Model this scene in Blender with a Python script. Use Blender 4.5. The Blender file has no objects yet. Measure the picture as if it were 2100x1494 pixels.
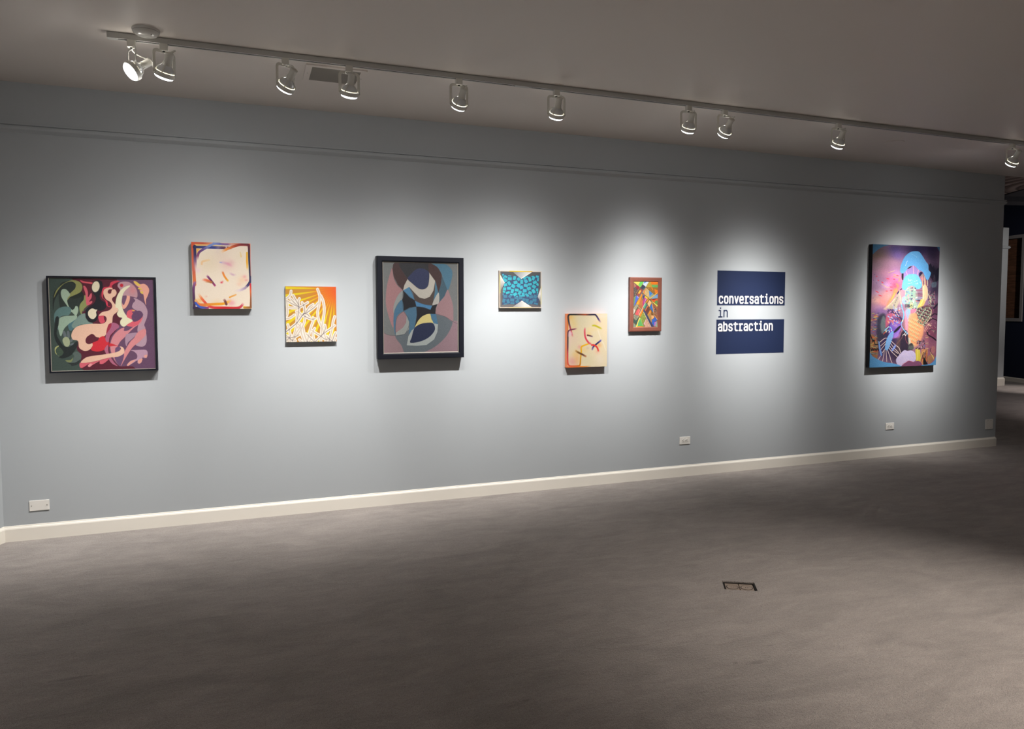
import bpy, bmesh, math, random
import numpy as np
from mathutils import Vector, Matrix
SC = bpy.context.scene
COL = SC.collection
W_, H_ = 2100, 1494
# ---------------------------------------------------------------- camera
F_PX, YAW, PITCH, ROLL = 1496.8, .37170, .05835, .00106
CAM = Vector((0, -5.7783, 1.5844))
fw = Vector((math.sin(YAW)*math.cos(PITCH), math.cos(YAW)*math.cos(PITCH), -math.sin(PITCH)))
rt = fw.cross(Vector((0, 0, 1))).normalized(); up = rt.cross(fw)
rt, up = rt*math.cos(ROLL)+up*math.sin(ROLL), up*math.cos(ROLL)-rt*math.sin(ROLL)
cd = bpy.data.cameras.new('camera'); cam = bpy.data.objects.new('camera', cd); COL.objects.link(cam)
cd.sensor_fit = 'HORIZONTAL'; cd.sensor_width = 36; cd.lens = F_PX*36/W_
cd.shift_x = -38.84/W_; cd.shift_y = -31.55/W_; cd.clip_start = .05; cd.clip_end = 100
M = Matrix.Identity(4)
for i in range(3): M[i][0], M[i][1], M[i][2], M[i][3] = rt[i], up[i], -fw[i], CAM[i]
cam.matrix_world = M
SC.camera = cam
# ---------------------------------------------------------------- world, exposure
wd = bpy.data.worlds.new('world'); SC.world = wd; wd.use_nodes = True
wd.node_tree.nodes['Background'].inputs[0].default_value = (.5, .52, .6, 1)
wd.node_tree.nodes['Background'].inputs[1].default_value = .012
vs = SC.view_settings
vs.view_transform = 'Standard'; vs.look = 'None'; vs.gamma = 1; vs.use_curve_mapping = False
vs.exposure = 0.0
SC.cycles.max_bounces = 10; SC.cycles.diffuse_bounces = 6
WHITE = (1.0, .98, .95)
def spot_light(name, loc, target, watts, deg, blend=1., radius=.03, col=WHITE, parent=None):
    d = bpy.data.lights.new(name, 'SPOT'); d.energy = watts; d.spot_size = math.radians(deg); d.spot_blend = blend
    d.shadow_soft_size = radius; d.color = col
    o = bpy.data.objects.new(name, d); COL.objects.link(o); o.location = loc
    o.rotation_euler = (Vector(target)-Vector(loc)).to_track_quat('-Z', 'Y').to_euler()
    return o
def beam_profile(d, parts):
    # how a reflector lamp spreads its light: sum of gaussians over the angle from the axis
    d.use_nodes = True; nt = d.node_tree; em = next(n for n in nt.nodes if n.type == 'EMISSION')
    tc = nt.nodes.new('ShaderNodeTexCoord'); sx = nt.nodes.new('ShaderNodeSeparateXYZ'); nt.links.new(tc.outputs['Normal'], sx.inputs[0])
    def m(op, a, b=None):
        n = nt.nodes.new('ShaderNodeMath'); n.operation = op
        for i, v in enumerate((a, b)):
            if v is None: continue
            if isinstance(v, (int, float)): n.inputs[i].default_value = v
            else: nt.links.new(v, n.inputs[i])
        return n.outputs[0]
    th = m('ARCCOSINE', m('MINIMUM', m('ABSOLUTE', sx.outputs[2]), .99999)); tot = None
    for w, deg, p in parts:
        g = m('MULTIPLY', m('EXPONENT', m('MULTIPLY', m('POWER', m('DIVIDE', th, math.radians(deg)), p), -1.0)), w)
        tot = g if tot is None else m('ADD', tot, g)
    nt.links.new(tot, em.inputs['Strength'])
# unseen stand-in lights behind the camera and in the next room, mostly added fill
WARM = (1, .92, .84)
spot_light('unseen_gallery_light', (3.9, -5.2, 2.95), (3.15, -3.55, 0), 600, 56, col=WARM, radius=.05)
spot_light('unseen_gallery_light', (1.5, -7.2, 2.95), (1.0, -8.6, .6), 300, 140, col=WARM, radius=.1)  # fill added to raise the room's bounce light
spot_light('unseen_gallery_light', (-2.6, -6.6, 2.95), (-3.4, -8.2, .6), 720, 140, col=WARM, radius=.1)  # fill added to brighten the ceiling and wall at the left
spot_light('unseen_gallery_light', (6.0, -7.0, 2.95), (6.5, -8.6, .6), 12, 140, col=WARM, radius=.1)  # faint fill added on the right
spot_light('unseen_next_room_light', (13.6, 3.2, 2.95), (14.0, 3.7, 0), 260, 40, col=(1, .93, .9), radius=.05)
spot_light('unseen_next_room_light', (11.0, -.6, 2.9), (12.3, .3, 0), 300, 90, col=(1, .9, .9), radius=.1)  # added to light the next room by bounce
spot_light('unseen_next_room_light', (12.6, 1.9, 2.9), (15.15, 4.8, 1.9), 130, 70, col=(1, .95, .9), radius=.05)  # fill added to brighten the navy wall and its window
pl_ = bpy.data.lights.new('unseen_next_room_light', 'POINT'); pl_.energy = 22; pl_.shadow_soft_size = .12; pl_.color = (1, .9, .86)
po_ = bpy.data.objects.new('unseen_next_room_light', pl_); COL.objects.link(po_); po_.location = (11.5, .16, 2.5)  # unseen fill added to brighten the textured ceiling, set behind the wall plane
# ---------------------------------------------------------------- helpers
def tag(o, label=None, cat=None, group=None, kind=None):
    if label: o['label'] = label
    if cat: o['category'] = cat
    if group: o['group'] = group
    if kind: o['kind'] = kind
    return o
def empty(name, loc, label, cat, group=None):
    o = bpy.data.objects.new(name, None); COL.objects.link(o); o.location = loc; o.empty_display_size = .05
    return tag(o, label, cat, group)
def link(name, me, mat, parent=None, smooth=False):
    o = bpy.data.objects.new(name, me); COL.objects.link(o)
    if mat is not None:
        for m in (mat if isinstance(mat, (list, tuple)) else [mat]): me.materials.append(m)
    if smooth: me.polygons.foreach_set('use_smooth', [True]*len(me.polygons))
    if parent is not None: o.parent = parent
    return o
def fin(bm, name, mat, parent=None, smooth=False, recalc=True):
    if recalc: bmesh.ops.recalc_face_normals(bm, faces=bm.faces)
    me = bpy.data.meshes.new(name); bm.to_mesh(me); bm.free()
    return link(name, me, mat, parent, smooth)
def box(bm, x0, x1, y0, y1, z0, z1, bev=0, seg=2, mi=0, M=None):
    r = bmesh.ops.create_cube(bm, size=1)
    vs_ = r['verts']
    for v in vs_:
        v.co = Vector((x0+(v.co.x+.5)*(x1-x0), y0+(v.co.y+.5)*(y1-y0), z0+(v.co.z+.5)*(z1-z0)))
    fs = list({f for v in vs_ for f in v.link_faces})
    for f in fs: f.material_index = mi
    if bev:
        es = list({e for f in fs for e in f.edges})
        rr = bmesh.ops.bevel(bm, geom=es, offset=bev, segments=seg, affect='EDGES', profile=.5)
        for f in rr['faces']: f.material_index = mi
        vs_ = list({v for f in rr['faces'] for v in f.verts} | {v for v in vs_ if v.is_valid})
    if M is not None:
        for v in vs_: v.co = M @ v.co
    return vs_
def lathe(bm, prof, n=32, M=None, cap=False):
    rings = []
    for r, z in prof:
        if r < 1e-6: rings.append([bm.verts.new((0, 0, z))]); continue
        rings.append([bm.verts.new((r*math.cos(2*math.pi*k/n), r*math.sin(2*math.pi*k/n), z)) for k in range(n)])
    for a, b in zip(rings, rings[1:]):
        for k in range(n):
            q = (k+1) % n
            if len(a) == 1 and len(b) == 1: continue
            if len(a) == 1: bm.faces.new((a[0], b[q], b[k]))
            elif len(b) == 1: bm.faces.new((a[k], a[q], b[0]))
            else: bm.faces.new((a[k], a[q], b[q], b[k]))
    if M is not None:
        for r_ in rings:
            for v in r_: v.co = M @ v.co
    return rings
def sweep(bm, pts, sec, closed=False, upv=(0, 0, 1)):
    # carries a small section (list of (a, b)) along a path
    P = [Vector(p) for p in pts]; n = len(P); rings = []
    for i, p in enumerate(P):
        a = P[i-1] if (i > 0 or closed) else p; b = P[(i+1) % n] if (i < n-1 or closed) else p
        t = (b-a).normalized(); u = Vector(upv); s = t.cross(u)
        if s.length < 1e-4: s = t.cross(Vector((1, 0, 0)))
        s.normalize(); w = s.cross(t)
        rings.append([bm.verts.new(p+s*c[0]+w*c[1]) for c in sec])
    m = len(sec)
    for i in range(n if closed else n-1):
        A_, B_ = rings[i], rings[(i+1) % n]
        for k in range(m): bm.faces.new((A_[k], A_[(k+1) % m], B_[(k+1) % m], B_[k]))
    if not closed: bm.faces.new(rings[0][::-1]); bm.faces.new(rings[-1])
def circ(r, n=8): return [(r*math.cos(2*math.pi*k/n), r*math.sin(2*math.pi*k/n)) for k in range(n)]
def prism(bm, poly, axis_vec, mi=0):
    # a flat outline (3-D points) pushed along a vector
    a = [bm.verts.new(p) for p in poly]; b = [bm.verts.new(Vector(p)+Vector(axis_vec)) for p in poly]
    bm.faces.new(a).material_index = mi; bm.faces.new(b[::-1]).material_index = mi
    for i in range(len(a)):
        j = (i+1) % len(a); bm.faces.new((a[i], b[i], b[j], a[j])).material_index = mi
def S(c): return tuple(S2L(c))+(1.,)
def mat(name, rgb, rough=.6, metal=0, bump=0, bscale=200, var=0, vscale=8, spec=.5, emit=None, es=0, rgb_lin=None):
    m = bpy.data.materials.new(name); m.use_nodes = True; nt = m.node_tree; b = nt.nodes['Principled BSDF']
    c = rgb_lin or S(rgb)
    b.inputs['Base Color'].default_value = c; b.inputs['Roughness'].default_value = rough
    b.inputs['Metallic'].default_value = metal; b.inputs['Specular IOR Level'].default_value = spec
    tc = nt.nodes.new('ShaderNodeTexCoord')
    if var:
        n = nt.nodes.new('ShaderNodeTexNoise'); n.inputs['Scale'].default_value = vscale; n.inputs['Detail'].default_value = 5
        nt.links.new(tc.outputs['Object'], n.inputs['Vector'])
        r = nt.nodes.new('ShaderNodeMapRange'); r.inputs['To Min'].default_value = 1-var; r.inputs['To Max'].default_value = 1+var
        nt.links.new(n.outputs['Fac'], r.inputs['Value'])
        v = nt.nodes.new('ShaderNodeVectorMath'); v.operation = 'SCALE'; v.inputs[0].default_value = c[:3]
        nt.links.new(r.outputs[0], v.inputs['Scale']); nt.links.new(v.outputs[0], b.inputs['Base Color'])
    if bump:
        n = nt.nodes.new('ShaderNodeTexNoise'); n.inputs['Scale'].default_value = bscale; n.inputs['Detail'].default_value = 3
        nt.links.new(tc.outputs['Object'], n.inputs['Vector'])
        bp = nt.nodes.new('ShaderNodeBump'); bp.inputs['Strength'].default_value = bump; bp.inputs['Distance'].default_value = .002
        nt.links.new(n.outputs['Fac'], bp.inputs['Height']); nt.links.new(bp.outputs[0], b.inputs['Normal'])
    if emit:
        b.inputs['Emission Color'].default_value = S(emit); b.inputs['Emission Strength'].default_value = es
    return m
# ---------------------------------------------------------------- paint kit
# every canvas is a fine grid; its paint is stored as a colour per grid point
def _hom(q):
    # unit square (0,0)(1,0)(1,1)(0,1) -> quad, all in the canvas sketch's own units
    A = []; b = []
    for (u, v), (x, y) in zip([(0, 0), (1, 0), (1, 1), (0, 1)], q):
        A.append([u, v, 1, 0, 0, 0, -u*x, -v*x]); b.append(x)
        A.append([0, 0, 0, u, v, 1, -u*y, -v*y]); b.append(y)
    return np.append(np.linalg.solve(np.array(A, float), np.array(b, float)), 1).reshape(3, 3)

def S2L(c):
    c = np.asarray(c, float)/255
    return np.where(c <= .04045, c/12.92, ((c+.055)/1.055)**2.4)

def spl(p, closed=True, n=7):
    p = np.asarray(p, float); N = len(p)
    if N < 3: return p
    out = []
    t = np.linspace(0, 1, n, endpoint=False)[:, None]
    for i in range(N if closed else N-1):
        if closed: a, b, c, d = p[i-1], p[i], p[(i+1) % N], p[(i+2) % N]
        else: a, b, c, d = p[max(i-1, 0)], p[i], p[i+1], p[min(i+2, N-1)]
        out.append(.5*((2*b)+(-a+c)*t+(2*a-5*b+4*c-d)*t**2+(-a+3*b-3*c+d)*t**3))
    if not closed: out.append(p[-1:])
    return np.concatenate(out)

class Art:
    def __init__(s, quad, nx, ny):
        s.nx, s.ny = nx, ny
        U, V = np.meshgrid(np.linspace(0, 1, nx), np.linspace(0, 1, ny))
        H = _hom(quad); P = H @ np.stack([U.ravel(), V.ravel(), np.ones(U.size)])
        s.X = P[0]/P[2]; s.Y = P[1]/P[2]; s.U = U.ravel(); s.V = V.ravel()
        s.C = np.zeros((U.size, 3)) + 128.
        s.cell = math.hypot(*(np.array(quad[1])-np.array(quad[0])))/nx
    def mix(s, i, a, c):
        a = np.asarray(a)[:, None]; s.C[i] = s.C[i]*(1-a)+np.asarray(c, float)*a
    def fill(s, c): s.C[:] = c
    def dist(s, i, L):
        d = np.full(len(i), 1e9); t_ = np.zeros(len(i)); x = s.X[i]; y = s.Y[i]
        seg = np.hypot(*(L[1:]-L[:-1]).T); cum = np.append(0, np.cumsum(seg)); tot = max(cum[-1], 1e-6)
        for k in range(len(L)-1):
            a, b = L[k], L[k+1]; v = b-a; vv = max(v@v, 1e-9)
            t = np.clip(((x-a[0])*v[0]+(y-a[1])*v[1])/vv, 0, 1)
            e = np.hypot(x-a[0]-t*v[0], y-a[1]-t*v[1]); m = e < d
            d = np.where(m, e, d); t_ = np.where(m, (cum[k]+t*seg[k])/tot, t_)
        return d, t_
    def near(s, L, r):
        lo = L.min(0)-r; hi = L.max(0)+r
        return np.nonzero((s.X >= lo[0]) & (s.X <= hi[0]) & (s.Y >= lo[1]) & (s.Y <= hi[1]))[0]
    def poly(s, p, c, smooth=True, soft=0, a=1., c2=None, ax=None):
        L = spl(p) if smooth else np.asarray(p, float)
        soft = max(soft, s.cell)
        i = s.near(L, soft)
        if not len(i): return
        x = s.X[i]; y = s.Y[i]; ins = np.zeros(len(i), bool)
        for k in range(len(L)):
            (x1, y1), (x2, y2) = L[k-1], L[k]
            if y1 == y2: continue
            ins ^= ((y1 > y) != (y2 > y)) & (x < (x2-x1)*(y-y1)/(y2-y1)+x1)
        d, _ = s.dist(i, np.vstack([L, L[:1]]))
        al = np.clip(.5+np.where(ins, d, -d)/soft, 0, 1)*a
        if c2 is not None:
            (x1, y1), (x2, y2) = ax; v = np.array([x2-x1, y2-y1], float)
            t = np.clip(((x-x1)*v[0]+(y-y1)*v[1])/(v@v), 0, 1)[:, None]
            c = np.asarray(c, float)*(1-t)+np.asarray(c2, float)*t
        s.mix(i, al, c)
    def line(s, p, w, c, smooth=True, soft=0, a=1., fade=(0, 0), w2=None):
        L = spl(p, False) if smooth else np.asarray(p, float)
        soft = max(soft, s.cell); W = max(w, w2 or 0)
        i = s.near(L, W/2+soft)
        if not len(i): return
        d, t = s.dist(i, L)
        ww = w/2 if w2 is None else (w*(1-t)+w2*t)/2
        al = np.clip(.5-(d-ww)/soft, 0, 1)*a
        if fade[0]: al = al*np.clip(t/fade[0], 0, 1)
        if fade[1]: al = al*np.clip((1-t)/fade[1], 0, 1)
        c = np.asarray(c, float)
        if c.ndim == 2:
            k = t*(len(c)-1); k0 = np.clip(k.astype(int), 0, len(c)-2); f = (k-k0)[:, None]
            c = c[k0]*(1-f)+c[k0+1]*f
        s.mix(i, al, c)
    def blob(s, x, y, rx, ry, c, a=1., rot=0, hard=0):
        R = max(rx, ry)*2.2; i = s.near(np.array([[x, y], [x, y]], float), R)
        if not len(i): return
        ca, sa = math.cos(math.radians(rot)), math.sin(math.radians(rot))
        dx = s.X[i]-x; dy = s.Y[i]-y
        r = np.hypot((dx*ca+dy*sa)/rx, (-dx*sa+dy*ca)/ry)
        al = np.clip((1-r)*max(rx, ry)*hard/s.cell/3+.5, 0, 1) if hard else np.exp(-r*r*1.4)
        s.mix(i, al*a, c)
    def dots(s, n, box, r, cols, seed, a=.9, asp=1., rot=0, region=None):
        R = random.Random(seed)
        for _ in range(n):
            x = R.uniform(box[0], box[2]); y = R.uniform(box[1], box[3]); q = R.uniform(*r)
            s.blob(x, y, q*asp, q, R.choice(cols), a, rot+R.uniform(-20, 20), hard=1)
    def grain(s, amp, seed=1):
        g = np.random.default_rng(seed); n = g.normal(0, amp, (s.ny, s.nx))
        n = (n+np.roll(n, 1, 0)+np.roll(n, 1, 1)+np.roll(n, -1, 0))/2
        s.C = np.clip(s.C+n.ravel()[:, None], 0, 255)

# ---------------------------------------------------------------- the nine pictures
def art_biomorph():
    A = Art([(163, 172), (1402, 187), (1440, 1197), (208, 1227)], 440, 380)
    P, L = A.poly, A.line
    G, MA, PU = (62, 76, 70), (84, 28, 44), (98, 68, 94)
    A.fill(MA)
    P([(0,0),(440,100),(440,178),(490,235),(540,330),(640,480),(560,590),(690,690),(520,880),(505,980),(556,1040),(548,1120),(538,1175),(562,1260),(0,1400)], G)
    P([(960,100),(975,200),(1010,300),(970,470),(1020,600),(1000,720),(900,850),(880,960),(870,1060),(930,1140),(1010,1172),(1130,1170),(1195,1195),(1260,1320),(1700,1320),(1700,100)], PU)
    P([(340,520),(500,420),(520,640),(420,700),(310,640)], (66,76,68))
    # green figure at left
    P([(455,203),(520,235),(560,330),(640,470),(600,330),(560,250),(585,290),(590,380),(540,480),(440,470),(400,420),(420,360),(330,270),(240,320),(215,430),(222,540),(240,420),(300,320),(260,300),(230,390),(250,320),(310,250),(380,212)], (36,42,40))
    P([(300,250),(400,215),(500,270),(560,350),(540,460),(500,560),(420,520),(330,560),(290,440)], (44,52,48))
    P([(420,390),(500,340),(560,330),(575,370),(500,405),(440,400)], (34,40,34))
    P([(228,400),(260,310),(340,240),(440,200),(530,218),(565,270),(545,330),(480,365),(420,390),(388,425),(400,370),(440,330),(480,290),(482,240),(430,215),(350,240),(280,310)], (138,140,84))
    P([(312,330),(330,302),(375,305),(420,360),(392,400),(388,445),(410,500),(455,545),(480,585),(430,545),(380,480),(330,410),(314,370)], (158,178,156))
    P([(432,550),(470,520),(485,492),(512,500),(516,550),(490,600),(450,566)], (158,178,156))
    P([(590,370),(630,400),(638,470),(580,540),(560,590),(592,618),(545,575),(530,510),(545,460),(580,420)], (136,142,88))
    P([(560,610),(590,620),(560,560),(600,520),(640,480),(610,500),(575,540)], (98,28,48))
    P([(575,268),(605,275),(630,330),(632,390),(665,348),(677,360),(672,400),(645,440),(680,435),(675,460),(620,482),(606,420),(600,350)], (204,92,106))
    P([(232,600),(250,550),(300,510),(370,496),(425,510),(430,560),(400,595),(340,600),(300,620),(280,680),(285,760),(240,680)], (90,120,118))
    P([(300,625),(360,605),(440,600),(500,598),(490,640),(400,700),(350,750),(315,830),(290,780),(278,690)], (150,172,152))
    P([(400,700),(440,672),(500,640),(480,700),(550,700),(470,740),(430,772),(405,745)], (78,112,120))
    P([(480,650),(540,590),(600,574),(605,620),(640,670),(690,685),(640,705),(540,700),(470,740),(440,710)], (118,140,132))
    P([(245,640),(262,608),(288,620),(285,700),(262,800),(300,880),(350,940),(420,948),(500,890),(508,940),(440,1040),(350,1080),(290,1068),(330,1030),(300,960),(250,880),(232,800),(240,700)], (34,40,40))
    P([(335,780),(360,775),(380,830),(350,840)], (96,104,108)); P([(385,780),(410,775),(418,840),(395,850)], (96,104,108))
    P([(420,880),(450,850),(455,880),(430,900)], (96,104,108)); P([(425,920),(465,905),(460,925),(430,935)], (96,104,108))
    P([(333,880),(345,850),(380,838),(412,862),(420,910),(405,945),(365,945),(345,915)], (158,166,134))
    P([(243,1000),(245,960),(280,938),(290,945),(255,985),(270,1040),(300,1060),(255,1030)], (166,168,110))
    P([(252,990),(285,950),(330,985),(345,1020),(310,1055),(270,1035)], (62,78,64))
    P([(370,1105),(440,1100),(470,1060),(455,1025),(500,1005),(552,1035),(548,1090),(490,1125),(410,1130)], (84,96,92))
    P([(368,1102),(430,1098),(460,1070),(440,1120),(400,1125)], (120,128,84))
    P([(395,1130),(480,1130),(545,1095),(520,1145),(450,1166),(430,1150)], (40,46,46))
    # dark lobed figure with two cream eyes
    P([(540,200),(600,215),(680,225),(690,245),(620,235),(560,225)], (204,84,94))
    P([(690,225),(740,200),(790,212),(806,260),(795,320),(770,370),(785,420),(845,460),(840,515),(790,545),(740,545),(750,600),(735,650),(690,676),(640,660),(606,610),(604,540),(640,500),(700,460),(725,400),(690,345),(672,290)], (27,27,34))
    A.blob(723, 273, 45, 62, (218,206,178), 1, 12, hard=1)
    P([(680,518),(720,530),(742,533),(728,560),(732,600),(700,636),(660,628),(634,590),(640,545)], (218,206,178))
    # red ribbon & heads
    P([(820,280),(880,270),(900,225),(960,205),(1010,212),(960,230),(915,262),(925,310),(880,290),(840,310),(815,350),(810,400),(860,440),(870,490),(900,492),(880,502),(850,480),(835,430),(795,390),(797,320)], (196,58,78))
    P([(812,340),(830,300),(880,283),(920,290),(915,302),(880,305),(870,330),(900,350),(915,310),(950,305),(970,340),(955,375),(920,400),(920,430),(960,480),(985,510),(985,550),(930,600),(915,690),(860,760),(840,820),(780,848),(720,835),(680,805),(625,840),(605,880),(640,920),(690,910),(688,940),(650,985),(590,996),(530,960),(515,885),(450,865),(440,800),(490,730),(580,700),(700,690),(800,690),(845,665),(850,620),(820,600),(760,602),(800,560),(880,540),(918,500),(900,450),(840,410)], (222,180,156))
    A.blob(885, 330, 20, 22, (92,30,44), 1, hard=1)
    P([(755,610),(790,600),(825,602),(825,640),(835,665),(800,690),(770,670)], (196,72,90))
    P([(820,605),(850,625),(850,655),(828,650)], (90,30,46))
    # dark pocket in the big torso, red heart shape
    P([(606,880),(625,835),(690,808),(730,840),(765,848),(740,890),(690,905),(640,920),(612,905)], (88,32,46))
    P([(670,980),(690,935),(690,905),(750,880),(770,848),(820,830),(850,870),(895,905),(895,945),(840,980),(760,1004),(700,998)], (196,42,54))
    P([(850,800),(880,700),(930,678),(985,695),(1000,730),(940,780),(905,850),(870,900),(840,870)], (160,90,118))
    P([(860,740),(880,695),(910,688),(905,730),(870,780),(850,800)], (150,44,66))
    P([(1180,650),(1270,600),(1280,610),(1240,690),(1180,725),(1100,715),(1060,690)], (204,90,104))
    P([(1040,400),(1085,370),(1125,372),(1120,440),(1080,510),(1045,520),(1035,470)], (222,160,140))
    P([(1050,480),(1075,440),(1090,380),(1060,370),(1030,420)], (104,72,100))
    # bird-like head, cream crescent
    P([(980,265),(1000,228),(1060,215),(1130,228),(1190,280),(1215,340),(1210,395),(1160,385),(1090,372),(1020,370),(1010,310)], (176,138,146))
    A.blob(1160, 315, 50, 60, (198,120,124), .75)
    A.blob(1028, 258, 20, 18, (182,34,50), 1, hard=1)
    P([(1130,262),(1060,330),(1035,400),(1032,480),(1060,560),(1110,620),(1165,655),(1110,690),(1060,724),(1020,700),(1015,660),(1038,625),(1000,615),(975,580),(990,545),(985,515),(960,505),(957,460),(975,380),(1020,310),(1075,272)], (218,212,180))
    P([(1090,600),(1100,550),(1150,530),(1190,545),(1150,560),(1195,590),(1160,600),(1195,625),(1165,640),(1110,625)], (204,88,102))
    A.blob(1168, 540, 14, 6, (206,170,70), 1, hard=1)
    P([(1170,400),(1210,410),(1290,460),(1335,540),(1330,620),(1300,700),(1310,750),(1225,785),(1230,700),(1280,630),(1265,560),(1205,540),(1155,505),(1165,460),(1190,430)], (172,140,154))
    P([(1160,655),(1150,600),(1190,555),(1250,545),(1285,590),(1250,640),(1190,668)], (92,62,92))
    # pink ribbons lower right
    P([(1170,725),(1240,690),(1280,610),(1260,680),(1185,730),(1120,790),(1060,850),(1010,900),(960,1000),(955,1080),(1010,1168),(950,1100),(905,1000),(900,920),(930,830),(1000,760),(1060,735),(1060,770),(1110,765)], (200,128,134))
    P([(1000,740),(950,780),(900,860),(886,960),(905,1050),(960,1130),(1010,1172),(940,1140),(890,1085),(868,1040),(880,920),(900,820)], (84,24,42))
    P([(830,980),(870,930),(880,1020),(940,1120),(985,1168),(920,1140),(880,1090),(855,1040)], (168,96,120))
    P([(1078,830),(1100,805),(1220,792),(1170,850),(1110,900),(1090,945),(1075,900)], (160,130,148))
    P([(1310,745),(1330,850),(1320,920),(1275,950),(1200,930),(1260,880),(1300,830)], (172,142,156))
    P([(1225,785),(1310,748),(1318,810),(1260,880),(1170,950),(1110,1030),(1060,1110),(1025,1168),(1040,1100),(1065,1010),(1130,900),(1180,850)], (204,130,132))
    P([(1000,1160),(950,1080),(955,1010),(965,960),(1030,950),(1055,1000),(1060,1060),(1030,1150)], (100,72,104))
    P([(1140,990),(1200,988),(1310,985),(1340,1010),(1338,1060),(1310,1078),(1280,1075),(1272,1120),(1240,1142),(1222,1130),(1220,1105),(1160,1140),(1110,1166),(1098,1155),(1140,1110),(1210,1085),(1215,1040),(1180,1005)], (178,142,162))
    for q in ([(1100,1150),(1150,1110),(1200,1100),(1150,1140),(1115,1165)], [(1228,1105),(1280,1085),(1265,1130),(1238,1140)], [(1300,1050),(1336,1040),(1330,1075),(1308,1072)]): P(q, (218,154,140))
    # long forearm across the bottom
    P([(540,1180),(545,1130),(640,1130),(750,1110),(870,1080),(880,1092),(820,1140),(775,1142),(770,1115),(700,1150),(655,1180),(632,1165),(650,1140),(575,1185)], (204,94,108))
    P([(700,1145),(760,1115),(690,1150),(655,1178),(635,1168),(660,1140)], (222,150,150))
    P([(550,1130),(590,1085),(650,1060),(800,1040),(930,1020),(1000,1000),(1025,970),(1010,948),(1045,955),(1066,990),(1055,1030),(990,1062),(880,1075),(740,1110),(640,1128)], (222,180,156))
    P([(895,912),(890,945),(960,940),(1000,950),(960,930)], (190,42,52))
    P([(1175,208),(1200,215),(1240,245),(1290,240),(1330,262),(1355,310),(1340,370),(1318,420),(1320,480),(1300,430),(1285,360),(1240,320),(1262,300),(1210,265),(1175,228)], (220,156,138))
    for q in ([(1168,215),(1200,215),(1255,258),(1215,260)], [(1225,285),(1260,290),(1270,310),(1228,300)], [(1250,330),(1280,325),(1280,355),(1255,345)]): P(q, (214,180,84))
    A.grain(2.2, 3); return A

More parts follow.
